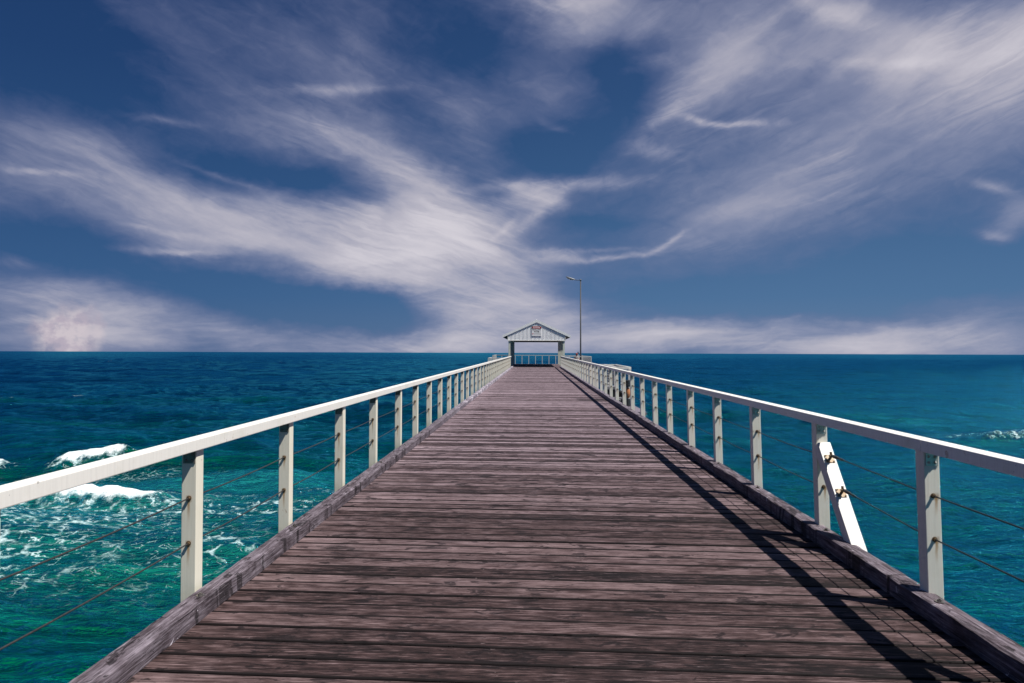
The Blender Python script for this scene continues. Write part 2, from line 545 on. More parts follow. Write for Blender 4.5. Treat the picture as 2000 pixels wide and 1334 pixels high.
def paint_mat(name, base=(.70, .69, .645), grime=.5, streaks=False, zcs=(.6, .4), rustspots=True, rough=.45):
    m, t, b, out = material(name)
    o = t.obj()
    p = t.pos()
    rr = t.rand()
    grain = t.noise(t.mapping(p, sc=(55, 55, 2.2)), 1.0, 4, .6)
    blot = t.noise(t.mapping(p, sc=(3.0, 3.0, 3.0)), 1.0, 5, .62)
    col = t.mix(t.math('MULTIPLY', t.mr(grain, .4, .75), .35 * grime), base, tuple(c * .72 for c in base))
    col = t.mix(t.math('MULTIPLY', t.mr(blot, .5, .78), .55 * grime), col, (base[0] * .70, base[1] * .70, base[2] * .60))
    if rustspots:
        sp = t.noise(t.mapping(p, sc=(11, 11, 11)), 1.0, 5, .65, .5)
        sm = t.math('MULTIPLY', t.mr(sp, .655, .72), .65)
        col = t.mix(sm, col, (.36, .22, .12))
        dk = t.noise(t.mapping(p, (7, 1, 2), sc=(17, 17, 17)), 1.0, 4, .6)
        col = t.mix(t.math('MULTIPLY', t.mr(dk, .70, .74), .55), col, (.20, .18, .16))
    if streaks:
        ox, oy, oz = t.sep(o)[0:3]
        wob = t.math('MULTIPLY_ADD', t.noise(t.comb(0.0, t.math('MULTIPLY', rr, 90.0), t.math('MULTIPLY', oz, 14.0)), 1.0, 3, .6), .012, -.006)
        run = t.mr(t.math('ABSOLUTE', t.math('ADD', ox, wob)), .014, .002)
        tot = None
        for zc in zcs:
            ln = t.math('MULTIPLY_ADD', t.noise(t.comb(t.math('MULTIPLY', rr, 31.0), zc, 0.0), 4.0, 0), .30, .02)
            s_ = t.mr(oz, t.math('SUBTRACT', zc, ln), zc)
            s_ = t.math('MULTIPLY', s_, t.mr(oz, zc + .004, zc - .002))
            tot = s_ if tot is None else t.math('MAXIMUM', tot, s_)
        sm = t.math('MULTIPLY', t.math('MULTIPLY', run, tot), .92)
        col = t.mix(sm, col, (.42, .23, .07))
        ring = t.math('MULTIPLY', t.mr(t.math('ABSOLUTE', ox), .024, .012), t.math('MAXIMUM', t.mr(t.math('ABSOLUTE', t.math('SUBTRACT', oz, zcs[0] - .005)), .030, .012), t.mr(t.math('ABSOLUTE', t.math('SUBTRACT', oz, zcs[1] - .005)), .030, .012)))
        col = t.mix(t.math('MULTIPLY', ring, .5), col, (.34, .18, .06))
        foot = t.math('MULTIPLY', t.mr(oz, .22, .02), t.mr(blot, .35, .65))
        col = t.mix(t.math('MULTIPLY', foot, .35), col, (.30, .32, .24))
    t.put(b.inputs['Base Color'], col)
    b.inputs['Roughness'].default_value = rough
    t.put(b.inputs['Normal'], t.bump(t.math('ADD', grain, t.math('MULTIPLY', blot, .5)), .35, .003))
    return m


M_POST_L = paint_mat('cream_post_paint', base=(.86, .82, .68), streaks=True, zcs=(.657, .373))
M_POST_R = paint_mat('cream_post_paint_right', base=(.86, .83, .72), streaks=True, zcs=(.713, .447))
M_RAIL = paint_mat('cream_rail_paint', base=(.88, .85, .79), grime=.9)
M_WHITE = paint_mat('white_frame_paint', base=(.77, .75, .70), grime=.6)


def metal_mat(name, a, b_, rough=.45, metallic=.6, scale=14):
    m, t, b, out = material(name)
    n = t.noise(t.mapping(t.pos(), sc=(scale,) * 3), 1.0, 5, .65)
    n2 = t.noise(t.mapping(t.pos(), sc=(scale * 6,) * 3), 1.0, 3, .6)
    t.put(b.inputs['Base Color'], t.mix(t.mr(t.math('MULTIPLY_ADD', n2, .4, t.math('MULTIPLY', n, .7)), .38, .72), a, b_))
    b.inputs['Metallic'].default_value = metallic
    b.inputs['Roughness'].default_value = rough
    t.put(b.inputs['Normal'], t.bump(n2, .3, .002))
    return m


M_PLATE = metal_mat('weathered_steel_plate', (.20, .175, .15), (.10, .078, .06), .5, .45)
M_PLATE_R = metal_mat('pale_steel_plate', (.50, .49, .45), (.30, .27, .22), .5, .3)
M_BOLT = metal_mat('dull_bolt_steel', (.34, .32, .30), (.13, .10, .08), .35, .8)
M_RUST = metal_mat('rusty_fitting', (.16, .10, .05), (.055, .035, .02), .7, .3)
M_RUSTPLATE = metal_mat('rust_stained_plate', (.46, .40, .30), (.36, .22, .11), .6, .2)
M_CABLE = metal_mat('steel_cable', (.050, .048, .048), (.022, .021, .022), .6, .1, 60)
M_POLE = metal_mat('galvanised_pole', (.060, .062, .070), (.038, .040, .045), .55, .3, 5)
M_LAMP = metal_mat('lamp_housing_grey', (.20, .21, .23), (.14, .15, .16), .4, .2, 8)


def flat_mat(name, col, rough=.6, var=.15, scale=8, metallic=0.0):
    m, t, b, out = material(name)
    n = t.noise(t.mapping(t.pos(), sc=(scale,) * 3), 1.0, 4, .6)
    t.put(b.inputs['Base Color'], t.mix(t.mr(n, .35, .7), col, tuple(c * (1 - var) for c in col)))
    b.inputs['Roughness'].default_value = rough
    b.inputs['Metallic'].default_value = metallic
    return m


M_CLAD = paint_mat('pale_corrugated_steel', base=(.90, .91, .92), grime=.45, rustspots=False, rough=.4)
M_COLUMN = paint_mat('lichen_green_column_paint', base=(.62, .66, .57), grime=.9, rustspots=False)
M_ROOF = paint_mat('pale_roof_steel', base=(.82, .84, .85), grime=.4, rustspots=False, rough=.4)
M_TRIM = paint_mat('white_trim_paint', base=(.92, .93, .93), grime=.3, rustspots=False)
M_CEIL = flat_mat('dark_ceiling', (.05, .05, .05))
M_SIGNW = flat_mat('sign_white', (.90, .90, .90), .4, .06)
M_SIGNK = flat_mat('sign_black', (.015, .015, .02), .4)
M_SIGNR = flat_mat('sign_red', (.60, .02, .03), .4, .05)
M_BLACK = flat_mat('black_rubber', (.012, .012, .014), .6)
M_ORANGE = flat_mat('orange_plastic', (.50, .19, .07), .45, .2)
M_GREYBOX = flat_mat('grey_slats', (.24, .235, .25), .7, .3)

# ------------------------------------------------------------------ water
def fft_patch(L, N, wmin, wmax, V, spread, seed):
    g = 9.81
    rng = np.random.default_rng(seed)
    k1 = np.fft.fftfreq(N, L / N) * 2 * np.pi
    kx, ky = np.meshgrid(k1, k1, indexing='ij')
    k = np.hypot(kx, ky)
    k[0, 0] = 1e-6
    Lw = V * V / g
    ang = np.arctan2(kx, -ky)                  # travelling towards the shore (-y)
    ang = (ang + 0.10 + np.pi) % (2 * np.pi) - np.pi
    Dr = np.where(np.abs(ang) < np.pi / 2, np.cos(np.clip(ang, -np.pi / 2, np.pi / 2)) ** spread, 0) + 0.04
    P_ = np.exp(-1 / (k * Lw) ** 2) / k ** 4 * Dr
    lam = 2 * np.pi / k
    P_ *= (lam >= wmin) * (lam < wmax)
    P_[0, 0] = 0
    h = np.sqrt(P_) * (rng.normal(size=(N, N)) + 1j * rng.normal(size=(N, N)))
    z = np.fft.ifft2(h).real
    s = z.std()
    dx = np.fft.ifft2(1j * kx / k * h).real / s
    dy = np.fft.ifft2(1j * ky / k * h).real / s
    return z / s, dx, dy


def sample(field, L, x, y):
    N = field.shape[0]
    u = (x / L * N) % N
    v = (y / L * N) % N
    i = np.floor(u).astype(int)
    j = np.floor(v).astype(int)
    fu = (u - i).astype(np.float32)
    fv = (v - j).astype(np.float32)
    i %= N
    j %= N
    i1 = (i + 1) % N
    j1 = (j + 1) % N
    return field[i, j] * (1 - fu) * (1 - fv) + field[i1, j] * fu * (1 - fv) + field[i, j1] * (1 - fu) * fv + field[i1, j1] * fu * fv


def sstep(a, b, x):
    t = np.clip((x - a) / (b - a), 0, 1)
    return t * t * (3 - 2 * t)


def smooth_noise(x, y, sc, seed):
    f = np.random.default_rng(seed).random((64, 64))
    f = (f + np.roll(f, 1, 0) + np.roll(f, 1, 1) + np.roll(f, (1, 1), (0, 1))) / 4
    return sample(f, 64 * sc, x, y)


def make_water():
    rs = [1.0, 3.0, 6.0, 9.0]
    r = 9.0
    while r < 21000:
        dr = max(.07, min(r * r * .00013, r * .010))
        if r > 900:
            dr = r * .03
        r += dr
        rs.append(r)
    rs = np.array(rs)
    front = np.arange(-47, 47.01, .125)
    back = np.arange(50, 310.01, 4.0)
    th = np.radians(np.concatenate([front, back]))
    nr, nt = len(rs), len(th)
    RR, TT = np.meshgrid(rs, th, indexing='ij')
    x = (RR * np.sin(TT)).ravel()
    y = (RR * np.cos(TT)).ravel()
    rr = RR.ravel()
    z = np.zeros_like(x)
    dxs = np.zeros_like(x)
    dys = np.zeros_like(x)
    fold = np.zeros_like(x)
    frontmask = np.repeat((np.abs(np.degrees(th)) < 47.1)[None, :], nr, 0).ravel()
    for (L, N, w0, w1, V, sp, seed, amp, chop, f0, f1) in (
            (389.0, 512, 22, 389, 9.5, 6, 1, .190, .9, 3000, 8000),
            (131.0, 512, 5.0, 22, 8, 4, 2, .180, 1.0, 420, 900),
            (41.0, 512, .9, 5.0, 6, 2.5, 3, .060, .9, 100, 200),
            (13.0, 512, .22, .9, 4, 2, 4, .014, .8, 32, 60)):
        Z, DX, DY = fft_patch(L, N, w0, w1, V, sp, seed)
        wgt = 1 - sstep(f0, f1, rr)
        wgt = wgt * np.where(frontmask, 1, (L > 100) * 1.0)
        gust = .65 + .7 * smooth_noise(x, y * .5, L * .4, seed + 50)
        a = amp * wgt * gust
        z += sample(Z, L, x, y) * a
        dxs += sample(DX, L, x, y) * a * chop
        dys += sample(DY, L, x, y) * a * chop
    # swells that stand up over the sand on the way in: (x0,x1, y at x0, y at x1, height, front width, back width)
    jit = smooth_noise(x, y * 0, 4.0, 77) - .5
    green = np.zeros_like(x)
    crest_rel = []
    for (x0, x1, y0, y1, H, wf, wb) in ((-60, -9.0, 33.8, 37.4, .50, 1.15, 3.2), (-40, -4.6, 24.1, 26.6, .38, 1.0, 2.6),
                                        (-70, -18, 58, 60, .30, 1.7, 4.5), (-90, -10, 84, 82, .30, 2.4, 6.0), (-5, 22, 31, 33, .14, 1.6, 4.0),
                                        (29.5, 47, 51.6, 51.8, .42, 1.1, 3.0), (8, 40, 66, 64, .22, 2.0, 5.0), (10, 60, 105, 100, .28, 2.6, 7.0)):
        yc = y0 + (y1 - y0) * (x - x0) / (x1 - x0) + jit * 1.6
        m = sstep(x0 - 4, x0 + 4, x) * (1 - sstep(x1 - 5, x1 + 4, x))
        d = y - yc
        prof = np.where(d < 0, np.exp(-(d / wf) ** 2), np.exp(-(d / wb) ** 2))
        z += H * m * prof
        z -= .18 * H * m * np.exp(-((d + 2.2 * wf) / (1.4 * wf)) ** 2)
        green = np.maximum(green, m * np.exp(-((d + .9 * wf) / (1.25 * wf)) ** 2) * min(1, H / .3))
        crest_rel.append((d, m))
    # foam
    n1 = smooth_noise(x, y, .55, 5)
    n2 = smooth_noise(x, y, 1.9, 6)
    n3 = smooth_noise(x, y, .22, 8)
    foam = np.zeros_like(x)

    def roller(d, xa, xb, lo, hi, amt, soft=.25):
        e = (n1 - .5) * 1.3 + (n3 - .5) * .6
        mx = sstep(xa - 1.0, xa + .8, x) * (1 - sstep(xb - 1.2, xb + .6, x))
        wob = 1 + 1.1 * (n2 - .5)
        mid = .5 * (lo + hi)
        hw = .5 * (hi - lo) * wob * (.35 + .65 * mx)
        return amt * mx * (1 - sstep(hw - soft, hw + soft, np.abs(d - mid + e * .35)))
    dA, mA = crest_rel[0]
    dB, mB = crest_rel[1]
    dR, mR = crest_rel[5]
    ra = roller(dA, -25.6, -21.4, -1.05, .15, 1.0, .42)
    rb = roller(dB, -19.6, -13.3, -.9, .22, 1.0, .38)
    ra2 = roller(dA, -60, -27.4, -.7, .1, .9, .2)
    rc = roller(dR, 33.2, 36.9, -.45, .1, .85, .2)
    solid = np.maximum.reduce([ra, rb, ra2, rc])
    z += solid * (.02 + .34 * n1 + .34 * n3)
    foam = np.maximum(foam, solid)
    # lace left behind and ahead of the nearer breaker
    reg = sstep(-27, -22, x) * (1 - sstep(-10.5, -4.8, x)) * sstep(13.0, 18.5, y) * (1 - sstep(25.3, 26.2, y + (x + 14) * -.02))
    reg *= .5 + .62 * sstep(.40, .60, n2)
    lace = .52 * reg
    front_b = np.exp(-((dB + 1.3) / 1.25) ** 2) * sstep(-24, -20, x) * (1 - sstep(-11, -5, x))
    lace = np.maximum(lace, .66 * front_b)
    lace = np.maximum(lace, .30 * np.exp(-((dB - 1.2) / 1.2) ** 2) * sstep(-24, -20, x) * (1 - sstep(-8, -5, x)) * (n2 > .4))
    lace = np.maximum(lace, .30 * np.exp(-((dA + 3.2) / 2.2) ** 2) * sstep(-60, -30, x) * (1 - sstep(-20, -9, x)))
    lace = np.maximum(lace, .42 * np.exp(-((dR - 1.2) / 1.8) ** 2) * sstep(28, 33, x) * (1 - sstep(39, 46, x)))
    foam = np.maximum(foam, lace)
    milk = sstep(27.0, 29.0, y) * (1 - sstep(31.5, 33.2, y)) * sstep(-34, -26, x) * (1 - sstep(-12, -5, x))
    milk = np.maximum(milk, .50 * sstep(-32, -24, x) * (1 - sstep(-9, -4, x)) * sstep(12, 19, y) * (1 - sstep(31.5, 34, y))) * (.5 + .8 * n2)
    # scattered small whitecaps
    wc = smooth_noise(x, y * 1.0, 1.3, 21) * .5 + smooth_noise(x, y * 2.2, 3.2, 22) * .5
    steep = z > (.23)
    foam = np.maximum(foam, .62 * sstep(.735, .80, wc) * steep * (y > 30))
    xx = x + dxs
    yy = y + dys
    verts = np.stack([xx, yy, z], 1).astype(np.float32)
    nv = nr * nt
    i = np.arange(nr - 1)[:, None]
    j = np.arange(nt)[None, :]
    jn = (j + 1) % nt
    quads = np.stack([i * nt + j, i * nt + jn, (i + 1) * nt + jn, (i + 1) * nt + j], -1).reshape(-1, 4)[:, ::-1]
    me = bpy.data.meshes.new('water')
    me.vertices.add(nv)
    me.vertices.foreach_set('co', verts.ravel())
    nf = len(quads)
    me.loops.add(nf * 4)
    me.loops.foreach_set('vertex_index', quads.ravel().astype(np.int32))
    me.polygons.add(nf)
    me.polygons.foreach_set('loop_start', (np.arange(nf) * 4).astype(np.int32))
    me.update(calc_edges=True)
    me.polygons.foreach_set('use_smooth', np.ones(nf, bool))
    for nm, arr in (('foam', foam), ('green', green), ('milk', milk)):
        at = me.attributes.new(nm, 'FLOAT', 'POINT')
        at.data.foreach_set('value', arr.astype(np.float32))
    o = bpy.data.objects.new('water', me)
    link(o, None, (0, 0, 0))
    tag(o, kind='structure')
    m, t, b, out = material('sea_water')
    p = t.pos()
    X, Y, Z_ = t.sep(p)[0:3]
    dist = t.vmath('LENGTH', t.comb(X, Y, 0.0), out=1)
    # water colour: shallow green over sand close in, turquoise, then deep blue
    lg = t.math('LOGARITHM', t.math('MAXIMUM', dist, 5.0), 10.0)
    colL = t.ramp(t.mr(lg, 1.0, 3.3, smooth=False),
                  [(.0, (.000, .130, .065)), (.12, (.000, .165, .100)), (.24, (.000, .185, .165)), (.40, (.000, .090, .135)), (.60, (.000, .036, .085)), (.85, (.001, .018, .052)), (1.0, (.001, .020, .050))])
    colR = t.ramp(t.mr(lg, 1.0, 3.3, smooth=False),
                  [(.0, (.000, .118, .086)), (.15, (.000, .128, .108)), (.32, (.000, .112, .118)), (.50, (.000, .066, .102)), (.72, (.001, .040, .074)), (1.0, (.001, .032, .054))])
    col = t.mix(t.mr(t.math('DIVIDE', X, t.math('ADD', dist, 1.0)), -.35, .35), colL, colR)
    pt = t.noise(t.mapping(p, sc=(.035, .10, .1)), 1.0, 5, .6, .5)
    col = t.mix(t.math('MULTIPLY', t.mr(pt, .44, .60), .8), col, t.mix(1.0, col, (1.0, .74, .52), 'MULTIPLY'))
    pt2 = t.noise(t.mapping(p, sc=(.16, .95, .1)), 1.0, 5, .62, .6)  # dark bands paint wave shading into the water colour
    col = t.mix(t.math('MULTIPLY', t.mr(pt2, .46, .56), .80), col, t.mix(1.0, col, (1.0, .64, .42), 'MULTIPLY'))
    farp = t.noise(t.mapping(p, sc=(.006, .030, .1)), 1.0, 6, .68, .4)
    col = t.mix(t.mr(farp, .40, .60, .0, .7), col, t.mix(1.0, col, (1.0, .50, .58), 'MULTIPLY'))
    col = t.mix(t.math('MULTIPLY', t.attr('green'), .8), col, (.000, .090, .045))
    # wave shading painted in: shoreward faces darker green, backs tinted with sky reflection
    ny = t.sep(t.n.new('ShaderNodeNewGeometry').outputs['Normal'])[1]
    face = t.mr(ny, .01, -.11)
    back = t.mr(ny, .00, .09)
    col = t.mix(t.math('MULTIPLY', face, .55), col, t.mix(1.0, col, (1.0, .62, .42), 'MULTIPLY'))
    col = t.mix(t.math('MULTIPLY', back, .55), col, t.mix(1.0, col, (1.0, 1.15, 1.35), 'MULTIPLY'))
    pt3 = t.noise(t.mapping(p, (9, 3, 0), (0, 0, R(5)), sc=(.85, 4.6, .1)), 1.0, 5, .62, .7)  # blue strokes painted in as sky reflections on the chop
    col = t.mix(t.math('MULTIPLY', t.mr(pt3, .50, .60), .70), col, t.mix(1.0, col, (1.0, 1.08, 1.75), 'MULTIPLY'))
    pt4 = t.noise(t.mapping(p, (2, 8, 0), (0, 0, R(-4)), sc=(.045, .42, .1)), 1.0, 6, .66, .5)
    col = t.mix(t.math('MULTIPLY', t.mr(pt4, .47, .56), .62), col, t.mix(1.0, col, (1.0, .46, .48), 'MULTIPLY'))
    # foam: solid where the attribute says so, lace elsewhere
    warp = t.vmath('MULTIPLY', t.vmath('SUBTRACT', t.noise(p, .9, 4, .6, col=True), (.5, .5, .5)), (1.5, 1.1, 0))
    pw = t.vmath('ADD', t.mapping(p, sc=(.85, 1.25, 1)), warp)
    v1 = t.voronoi(pw, 1.15, 'DISTANCE_TO_EDGE')
    v2 = t.voronoi(t.vmath('ADD', pw, (4, 9, 0)), 3.1, 'DISTANCE_TO_EDGE')
    nz = t.noise(p, 3.2, 6, .66)
    nzb = t.noise(p, .7, 4, .6)
    fa = t.attr('foam')
    l1 = t.mr(v1, t.math('MULTIPLY', fa, .22), 0.0)
    l2 = t.mr(v2, t.math('MULTIPLY', fa, .24), 0.0)
    lace_ = t.math('MAXIMUM', t.math('MULTIPLY', l1, t.mr(nzb, .44, .60)), t.math('MULTIPLY', l2, t.mr(nz, .49, .60)))
    lace_ = t.math('MULTIPLY', lace_, t.mr(nz, .34, .58))
    lace_ = t.math('MULTIPLY', lace_, t.mr(fa, .05, .40))
    solid_ = t.mr(t.math('MULTIPLY_ADD', nz, .9, fa), 1.06, 1.40)
    fm = t.math('MAXIMUM', t.math('MULTIPLY', lace_, .78), solid_)
    col = t.mix(t.math('MULTIPLY', t.attr('milk'), .80), col, (.016, .27, .255))
    col = t.mix(fm, col, t.mix(solid_, (.70, .87, .89), t.mix(t.mr(nzb, .35, .65), (.66, .74, .76), (.86, .88, .88))))
    # ripples
    r1 = t.noise(t.mapping(p, sc=(1.0, 2.2, 1)), 1.0, 6, .62, .25)
    r2 = t.noise(t.mapping(p, (3, 7, 0), (0, 0, R(17)), sc=(.22, .62, 1)), 1.0, 6, .62, .25)
    r3 = t.noise(t.mapping(p, (3, 7, 0), (0, 0, R(-9)), sc=(4.5, 9.0, 1)), 1.0, 4, .6, .2)
    hh = t.math('MULTIPLY_ADD', r1, .30, t.math('MULTIPLY_ADD', r3, .03, t.math('MULTIPLY', r2, 1.2)))
    hh = t.math('MULTIPLY_ADD', t.math('MULTIPLY', fm, nz), .10, hh)
    bn = t.bump(hh, 1.0, .85)
    t.put(b.inputs['Base Color'], col)
    b.inputs['Roughness'].default_value = .9
    b.inputs['Specular IOR Level'].default_value = 0.0
    t.put(b.inputs['Normal'], t.bump(hh, .45, .55))
    gl = t.n.new('ShaderNodeBsdfGlossy')
    gl.inputs['Color'].default_value = (.05, .46, .66, 1)
    gl.inputs['Roughness'].default_value = .10
    t.put(gl.inputs['Normal'], bn)
    fr = t.n.new('ShaderNodeFresnel')
    fr.inputs['IOR'].default_value = 1.33
    t.put(fr.inputs['Normal'], bn)
    mx = t.n.new('ShaderNodeMixShader')
    t.put(mx.inputs[0], t.math('MULTIPLY', t.math('MULTIPLY', fr.outputs[0], .85), t.math('SUBTRACT', 1.0, fm)))
    t.l.new(b.outputs[0], mx.inputs[1])
    t.l.new(gl.outputs[0], mx.inputs[2])
    t.l.new(mx.outputs[0], out.inputs[0])
    me.materials.append(m)
    return o


make_water()

# ------------------------------------------------------------------ pier
YEND = 78.2
SKEW = -0.033
XL, XR = -1.955, 2.335                    # inner faces of the kerbs
pier = empty('pier', (0, 0, S(0)), 'long weathered timber pier deck running straight out to sea', 'pier')


def planks(name, x0, x1, ya, yb, parent, zoff=0.0):
    vs, fs, rn, ed = [], [], [], []
    y = ya
    prof = [(-1, -.045, 0), (-1, -.007, 0), (-1, -.0025, 1), (-1, 0.0, 3), (-1, .0004, 6.5), (0, .0012, 0), (1, .0004, 6.5), (1, 0.0, 3), (1, -.0025, 1), (1, -.007, 0), (1, -.045, 0)]
    while y < yb:
        pitch = .188 + random.uniform(-.009, .009)
        gap = random.uniform(.012, .021)
        hw = (pitch - gap) / 2
        yc = y + pitch / 2
        n = 56 if yc < 7 else (28 if yc < 16 else (10 if yc < 35 else 3))
        rv = random.random()
        dz = random.uniform(-.0022, .0022)
        tilt = random.uniform(-.0018, .0018)
        skw = SKEW + random.uniform(-.0012, .0012)
        ext0, ext1 = random.uniform(-.02, .02), random.uniform(-.02, .02)
        ea = eb = 0.0
        base = len(vs)
        m = len(prof)
        for i in range(n + 1):
            xx = (x0 + ext0) + (x1 + ext1 - x0 - ext0) * i / n
            ea = ea * .7 + random.gauss(0, .0009)
            eb = eb * .7 + random.gauss(0, .0009)
            for (sg, zz, ins) in prof:
                e = ea if sg < 0 else eb
                yy = yc + sg * (hw - ins * .0022 + e) + skw * xx
                vs.append((xx, yy, S(yy) + zoff + zz + dz + tilt * sg + random.uniform(-.0003, .0003)))
                rn.append(rv)
                ed.append({0: 0.0, 1: .95, 3: .9, 6.5: 0.0}[ins] if ins != 0 or zz > 0 else 1.0)
        for i in range(n):
            for k in range(m - 1):
                a = base + i * m + k
                fs.append((a, a + m, a + m + 1, a + 1))
        fs.append(tuple(base + k for k in range(m)))
        fs.append(tuple(base + n * m + k for k in reversed(range(m))))
        y += pitch
    me = bpy.data.meshes.new(name)
    org = ORG[parent.name]
    me.from_pydata([(a, b_, c - org.z) for a, b_, c in vs], [], fs)
    at = me.attributes.new('rnd', 'FLOAT', 'POINT')
    at.data.foreach_set('value', np.array(rn, np.float32))
    at = me.attributes.new('edge', 'FLOAT', 'POINT')
    at.data.foreach_set('value', np.array(ed, np.float32))
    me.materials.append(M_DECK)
    o = bpy.data.objects.new(name, me)
    o_ = link(o, parent, org)
    return o_


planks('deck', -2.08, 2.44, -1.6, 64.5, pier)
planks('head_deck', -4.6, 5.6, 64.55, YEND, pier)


def rough_beam(x0, x1, ya, yb, z0, z1, seed, variation=.004, chamfer=.007):
    """long timber along y with slightly uneven, worn faces"""
    rg = random.Random(seed)
    n = max(4, int((yb - ya) / (.09 if ya < 9 else .4)))
    prof = [(x0, z0), (x0, z1 - chamfer), (x0 + chamfer, z1), (x0 * .5 + x1 * .5, z1 + .001), (x1 - chamfer, z1), (x1, z1 - chamfer), (x1, z0)]
    m = len(prof)
    mb = MB()
    vs = []
    dr = [0.0] * m
    for i in range(n + 1):
        yy = ya + (yb - ya) * i / n
        for k, (px, pz) in enumerate(prof):
            dr[k] = dr[k] * .75 + rg.gauss(0, variation * .35)
            edge = 1.7 if k in (1, 2, 4, 5) else .6
            vs.append((px + dr[k] * edge, yy, S(yy) + pz - abs(dr[k]) * edge * .8))
    fs = []
    for i in range(n):
        for k in range(m - 1):
            a = i * m + k
            fs.append((a, a + 1, a + m + 1, a + m))
        fs.append((i * m, (i + 1) * m, (i + 1) * m + m - 1, i * m + m - 1))
    fs.append(tuple(reversed(range(m))))
    fs.append(tuple(n * m + k for k in range(m)))
    mb.add(vs, fs)
    return mb


POSTS_L = [2.58, 4.26, 5.90, 7.56, 9.16, 10.85, 12.42]
while POSTS_L[-1] < 61:
    POSTS_L.append(POSTS_L[-1] + 1.622 + random.uniform(-.03, .03))
POSTS_R = [2.70, 4.29, 5.90, 7.61, 9.19, 10.77, 12.47, 13.95]
while POSTS_R[-1] < 61.5:
    POSTS_R.append(POSTS_R[-1] + 1.62 + random.uniform(-.03, .03))

bolt_proto = None


def kerb_run(x0, x1, h, posts, joints):
    global bolt_proto
    ks = []
    for i in range(len(joints) - 1):
        a, b_ = joints[i], joints[i + 1]
        o = rough_beam(x0 + random.uniform(-.003, .003), x1 + random.uniform(-.003, .003), a + .003, b_ - .003, .003, h + random.uniform(-.004, .004), i * 7 + int(x0 * 100)).build(
            'kerb_beam', M_KERB, pier, (0.5 * (x0 + x1), a, S(a)))
        ks.append((a, b_, o))
    xm = (x0 + x1) / 2
    for j, py in enumerate(posts):
        yy = py - .16 + random.uniform(-.03, .03)
        if yy > 30:
            continue
        par = [k for k in ks if k[0] <= yy < k[1]]
        if not par:
            continue
        org = (xm + random.uniform(-.01, .01), yy, S(yy) + h + .0035)
        if bolt_proto is None:
            mb = MB()
            mb.tube([(0, 0, -.003), (0, 0, .0015)], .026, 20)
            mb.tube([(0, 0, .0015), (0, 0, .011)], .0135, 6)
            mb.tube([(0, 0, .011), (0, 0, .017)], .0065, 10)
            mb.v = [(v[0] + org[0], v[1] + org[1], v[2] + org[2]) for v in mb.v]
            bolt_proto = mb.build('kerb_bolt', M_BOLT, par[0][2], org)
        else:
            dup(bolt_proto, par[0][2], org)


kerb_run(XL - .135, XL, .102, POSTS_L, [-1.5, 2.32, 5.93, 11.6, 17.4, 23.2, 29.0, 34.8, 40.6, 46.4, 52.2, 58.0, 63.2])
kerb_run(XR, XR + .130, .122, POSTS_R, [-1.5, 3.15, 4.62, 9.0, 14.9, 20.8, 26.7, 32.6, 38.5, 44.4, 50.3, 56.2, 63.2])

for xx in (-2.0, -1.0, .15, 1.3, 2.3):
    MB().beam((xx, -1.4, S(-1.4) - .17), (xx, 77.8, S(77.8) - .17), .12, .24).build('stringer', M_BEAM, pier, (xx, -1.4, S(-1.4) - .17))
for i in range(13):
    yy = 1.5 + i * 6.2
    MB().beam((-2.3, yy, S(yy) - .44), (2.6, yy, S(yy) - .44), .28, .28).build('crossbeam', M_BEAM, pier, (0, yy, S(yy) - .44), .01)
    for xx in (-1.7, 2.0):
        MB().tube([(xx, yy, -2.5), (xx, yy, S(yy) - .585)], [.19, .17], 14).build('pile', M_BEAM, pier, (xx, yy, -2.5), smooth=True)

# ------------------------------------------------------------------ railings
XPL = -2.178        # post centre lines
XPR_B, XPR_T = 2.468, 2.440
RHS = {-1: 1.034, 1: 1.054}         # top of the handrails
CZ = {-1: (.657, .373), 1: (.713, .447)}     # heights of the two cables
rail_L = empty('railing', (XPL, POSTS_L[0], S(POSTS_L[0])), 'cream timber railing with steel cables along the left side of the pier', 'railing', None)
rail_R = empty('railing', (XPR_B, POSTS_R[0], S(POSTS_R[0])), 'cream timber railing with steel cables and diagonal brace along right side of pier', 'railing', None)


def post_mesh(name, lean, rh):
    """post with origin at deck level on its centre line; lean shifts the top in x"""
    mb = MB()
    w = .047
    z0, z1 = -.32, rh - .075
    def off(z):
        return lean * z / .97
    vs = []
    for z in (z0, z1):
        o = off(z)
        vs += [(-w + o, -w, z), (w + o, -w, z), (w + o, w, z), (-w + o, w, z)]
    mb.add(vs, [(0, 3, 2, 1), (4, 5, 6, 7), (0, 1, 5, 4), (1, 2, 6, 5), (2, 3, 7, 6), (3, 0, 4, 7)])
    return mb


def fittings():
    pl = MB().box(-.0375, .0375, -.006, 0, -.080, 0)
    bt = pl
    for bx in (-.019, .019):
        for bz in (-.060, -.024):
            bt.tube([(bx, -.006, bz), (bx, -.0085, bz), (bx, -.0125, bz), (bx, -.0155, bz)], [.0085, .0085, .006, .0015], 12)
    nut = MB()
    nut.tube([(0, 0, 0), (0, -.003, 0)], .0155, 16)
    nut.tube([(0, -.003, 0), (0, -.016, 0)], .0115, 6)
    return pl, bt, nut


def off_mb(mb, o):
    mb.v = [(v[0] + o[0], v[1] + o[1], v[2] + o[2]) for v in mb.v]
    return mb


